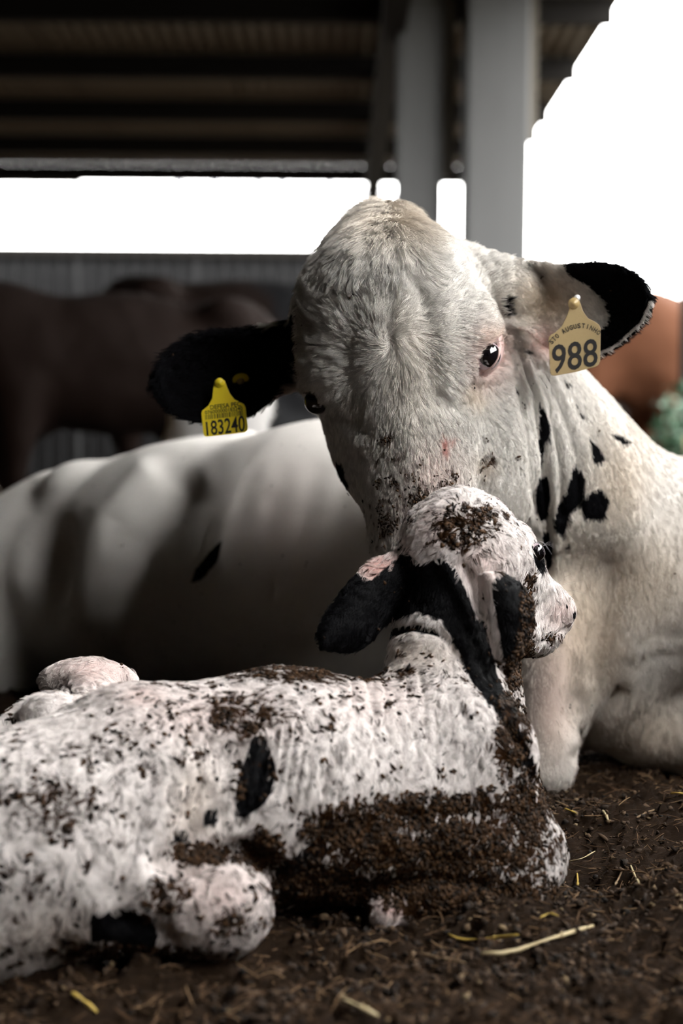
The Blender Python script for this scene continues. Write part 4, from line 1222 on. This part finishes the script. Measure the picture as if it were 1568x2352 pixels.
# ------------------------------------------------------------------ cattle, hay and bush in the background
def background_cow(name, loc, rz, label, white, cell=.026, scale=1.0, lying=False, patches=(), group='cattle in the background', head_low=.25, seed=1, dark_side=None):
    s = Shape()
    z0 = .62 if not lying else .02
    s.well((0, 0, z0 + .38), (.80, .32, .37), k=.12)
    s.well((.55, 0, z0 + .42), (.32, .27, .36), k=.12)
    s.well((-.62, 0, z0 + .42), (.30, .27, .33), k=.12)
    for y_ in (-.2, .2): s.well((-.55, y_, z0 + .66), (.12, .07, .07), k=.08)
    s.wcone((.68, 0, z0 + .55), .21, (1.10, 0, z0 + .62 - head_low), .13, k=.12)
    hx, hz = 1.16, z0 + .62 - head_low
    s.wcone((hx - .04, 0, hz + .04), .125, (hx + .33, 0, hz - .26), .075, k=.06)
    s.well((hx + .34, 0, hz - .29), (.085, .085, .07), k=.04)
    for y_ in (-1, 1): s.wcone((hx - .06, y_ * .10, hz + .08), .045, (hx - .12, y_ * .29, hz + .05), .03, k=.03)
    s.wcone((-.86, 0, z0 + .60), .035, (-.93, 0, z0 + .05), .022, k=.03)
    s.wcone((.45, 0, z0 + .08), .12, (.85, 0, z0 + .30), .10, k=.1)
    if lying:
        for y_ in (-1, 1):
            s.wcone((-.45, y_ * .26, .22), .17, (-.12, y_ * .42, .07), .075, k=.06); s.wcone((-.12, y_ * .42, .06), .06, (-.5, y_ * .46, .05), .045, k=.04)
            s.wcone((.5, y_ * .20, .18), .12, (.85, y_ * .24, .07), .06, k=.06); s.wcone((.85, y_ * .24, .06), .055, (.5, y_ * .28, .05), .04, k=.04)
    else:
        for y_ in (-1, 1):
            s.wcone((.52, y_ * .17, .85), .13, (.54, y_ * .17, .42), .062, k=.08); s.wcone((.54, y_ * .17, .42), .055, (.52, y_ * .17, .07), .042, k=.03); s.wcone((.52, y_ * .17, .06), .05, (.56, y_ * .17, .02), .055, k=.03)
            s.wcone((-.60, y_ * .17, .85), .17, (-.70, y_ * .17, .50), .075, k=.08); s.wcone((-.70, y_ * .17, .50), .058, (-.62, y_ * .17, .07), .045, k=.03); s.wcone((-.62, y_ * .17, .06), .05, (-.58, y_ * .17, .02), .055, k=.03)
        s.well((-.42, 0, .58), (.17, .13, .12), k=.06)
    V, Q = s.mesh(cell, nb=8, lo=np.array((-2, -2, 0.)), hi=np.array((3, 2, 3)))
    V = smooth_mesh(V, Q, 2) * scale
    Nn = normals_of(V, Q); V = V + Nn * ((fbm(V, 6, 3, seed) - .5) * .03)[:, None]
    n = len(V)
    bl = zero(n)
    for c, rr in patches: bl = np.maximum(bl, np.clip(1.3 - np.linalg.norm((V - np.array(c)) / np.array(rr), axis=1) + (fbm(V, 7, 3, seed + 3) - .5) * .6, 0, 1))
    if dark_side:   # black flank: everything beyond a line across the body
        ca, sa = math.cos(math.radians(rz)), math.sin(math.radians(rz)); wx = loc[0] + ca * V[:, 0] - sa * V[:, 1]
        bl = np.maximum(bl, np.clip((wx - dark_side[0]) * 18 + .5 + (fbm(V, 9, 2, 5) - .5), 0, 1) * np.clip((dark_side[1] - wx) * 18 + .5, 0, 1))
    root = empty(name, loc, label=label, cat='cow', group=group); root.rotation_euler = (0, 0, math.radians(rz))
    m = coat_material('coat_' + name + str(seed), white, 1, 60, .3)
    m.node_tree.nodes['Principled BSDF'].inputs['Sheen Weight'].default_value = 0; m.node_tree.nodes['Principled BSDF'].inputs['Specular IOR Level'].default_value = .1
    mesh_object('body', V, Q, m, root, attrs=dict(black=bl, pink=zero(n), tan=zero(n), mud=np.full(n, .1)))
    dark = mat('muzzle_skin', (.05, .035, .03), .5)
    for y_ in (-1, 1):
        E, Fc = uv_sphere((0, 0, 0), .022, 10, 8)
        mesh_object('eye', (E + np.array((hx + .08, y_ * .105, hz - .03))) * scale, Fc, dark, root)
    return root
brown = (.006, .0025, .0014)
background_cow('brown_cow', (2.42, 8.9, 0), 198, 'brown cow standing beyond the right ear, half cut by the picture edge', (.058, .022, .010), head_low=.55, seed=5)
background_cow('brown_cow', (-.95, 6.0, 0), 200, 'dark brown cow standing at the left before the ribbed wall', brown, patches=[((.9, 0, .9), (.3, .4, .4))], head_low=.5, scale=.80, seed=6)
background_cow('brown_cow', (-.50, 7.9, 0), 12, 'dark brown cow farther back, behind the black ear on the left', brown, patches=[((.2, 0, 1.2), (.35, .4, .3))], head_low=.3, seed=7)
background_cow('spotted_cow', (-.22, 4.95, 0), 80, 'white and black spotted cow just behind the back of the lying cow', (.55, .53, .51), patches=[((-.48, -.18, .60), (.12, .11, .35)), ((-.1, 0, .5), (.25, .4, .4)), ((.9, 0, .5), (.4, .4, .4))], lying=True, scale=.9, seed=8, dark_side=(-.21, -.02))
# hay
r = np.random.default_rng(9)
hp = empty('hay_pile', (-2.05, 4.55, 0), label='loose heap of brown hay on the floor at the far left', cat='hay')
u_, v_ = np.meshgrid(np.linspace(0, 1, 40), np.linspace(0, 2 * math.pi, 72, endpoint=False), indexing='ij')
hv = np.stack([np.cos(v_) * u_ * .95, np.sin(v_) * u_ * .7, np.zeros_like(u_)], -1).reshape(-1, 3)
rr_ = u_.ravel(); hv[:, 2] = .58 * (1 - rr_ ** 2) ** .8 * (1 + .5 * (fbm(hv, 3, 4, 3) - .5)) + (fbm(hv, 20, 3, 4) - .5) * .09 * (1 - rr_) - .02 * rr_
hf = [(i * 72 + j, i * 72 + (j + 1) % 72, (i + 1) * 72 + (j + 1) % 72, (i + 1) * 72 + j) for i in range(39) for j in range(72)]
hf = [f[::-1] for f in hf]
m_hay = mat('dry_hay', (.20, .13, .06), .9)
t = NT(m_hay); t.base(t.mix(t.noise(40, 5, .7), (.07, .045, .02), (.34, .23, .11)))
mesh_object('heap', hv, hf, m_hay, hp)
n = 5000; ix = r.integers(0, len(hv), n); b0 = hv[ix] + r.normal(0, .02, (n, 3))
dd = r.normal(size=(n, 3)); dd[:, 2] *= .4; dd /= np.linalg.norm(dd, axis=1)[:, None]
pts = b0[:, None] + dd[:, None] * (np.linspace(-.5, .5, 3)[None] * r.uniform(.06, .2, n)[:, None])[..., None]
hh = hair_object('hay_stalks', pts, np.array((.0015, .002, .0012)), np.array((.30, .20, .09)) * r.uniform(.4, 1.3, n)[:, None], m_hair); hh.parent = hp; hh['kind'] = 'stuff'
# green shrub
bush = empty('green_shrub', (1.83, 7.6, -.1), label='small green shrub low at the right edge by the dark post', cat='shrub')
m_leaf = mat('green_leaf', (.015, .045, .02), .6); m_stem = mat('shrub_stem', (.30, .24, .13), .8)
tri = np.array([(-.5, 0, 0), (0, .32, .05), (.5, 0, 0), (0, -.32, .05)])
LV, LF = [], []
for k_ in range(420):
    q = r.normal(size=3) * (.075, .09, .13) + (0, 0, .55); R3 = np.array(Euler(r.uniform(0, 6.28, 3)).to_matrix())
    LV.append(q + (tri * r.uniform(.05, .09)) @ R3.T); LF.append(tuple(4 * k_ + np.arange(4)))
lf = mesh_object('foliage', np.concatenate(LV), LF, m_leaf, bush, False); lf['kind'] = 'stuff'
for k_ in range(7):
    a_ = 2 * math.pi * k_ / 7
    tube('stem', [(0.01 * math.cos(a_), .01 * math.sin(a_), 0), (.05 * math.cos(a_), .05 * math.sin(a_), .3), (.10 * math.cos(a_), .10 * math.sin(a_), .62)], [.012, .009, .004], m_stem, bush, 6)
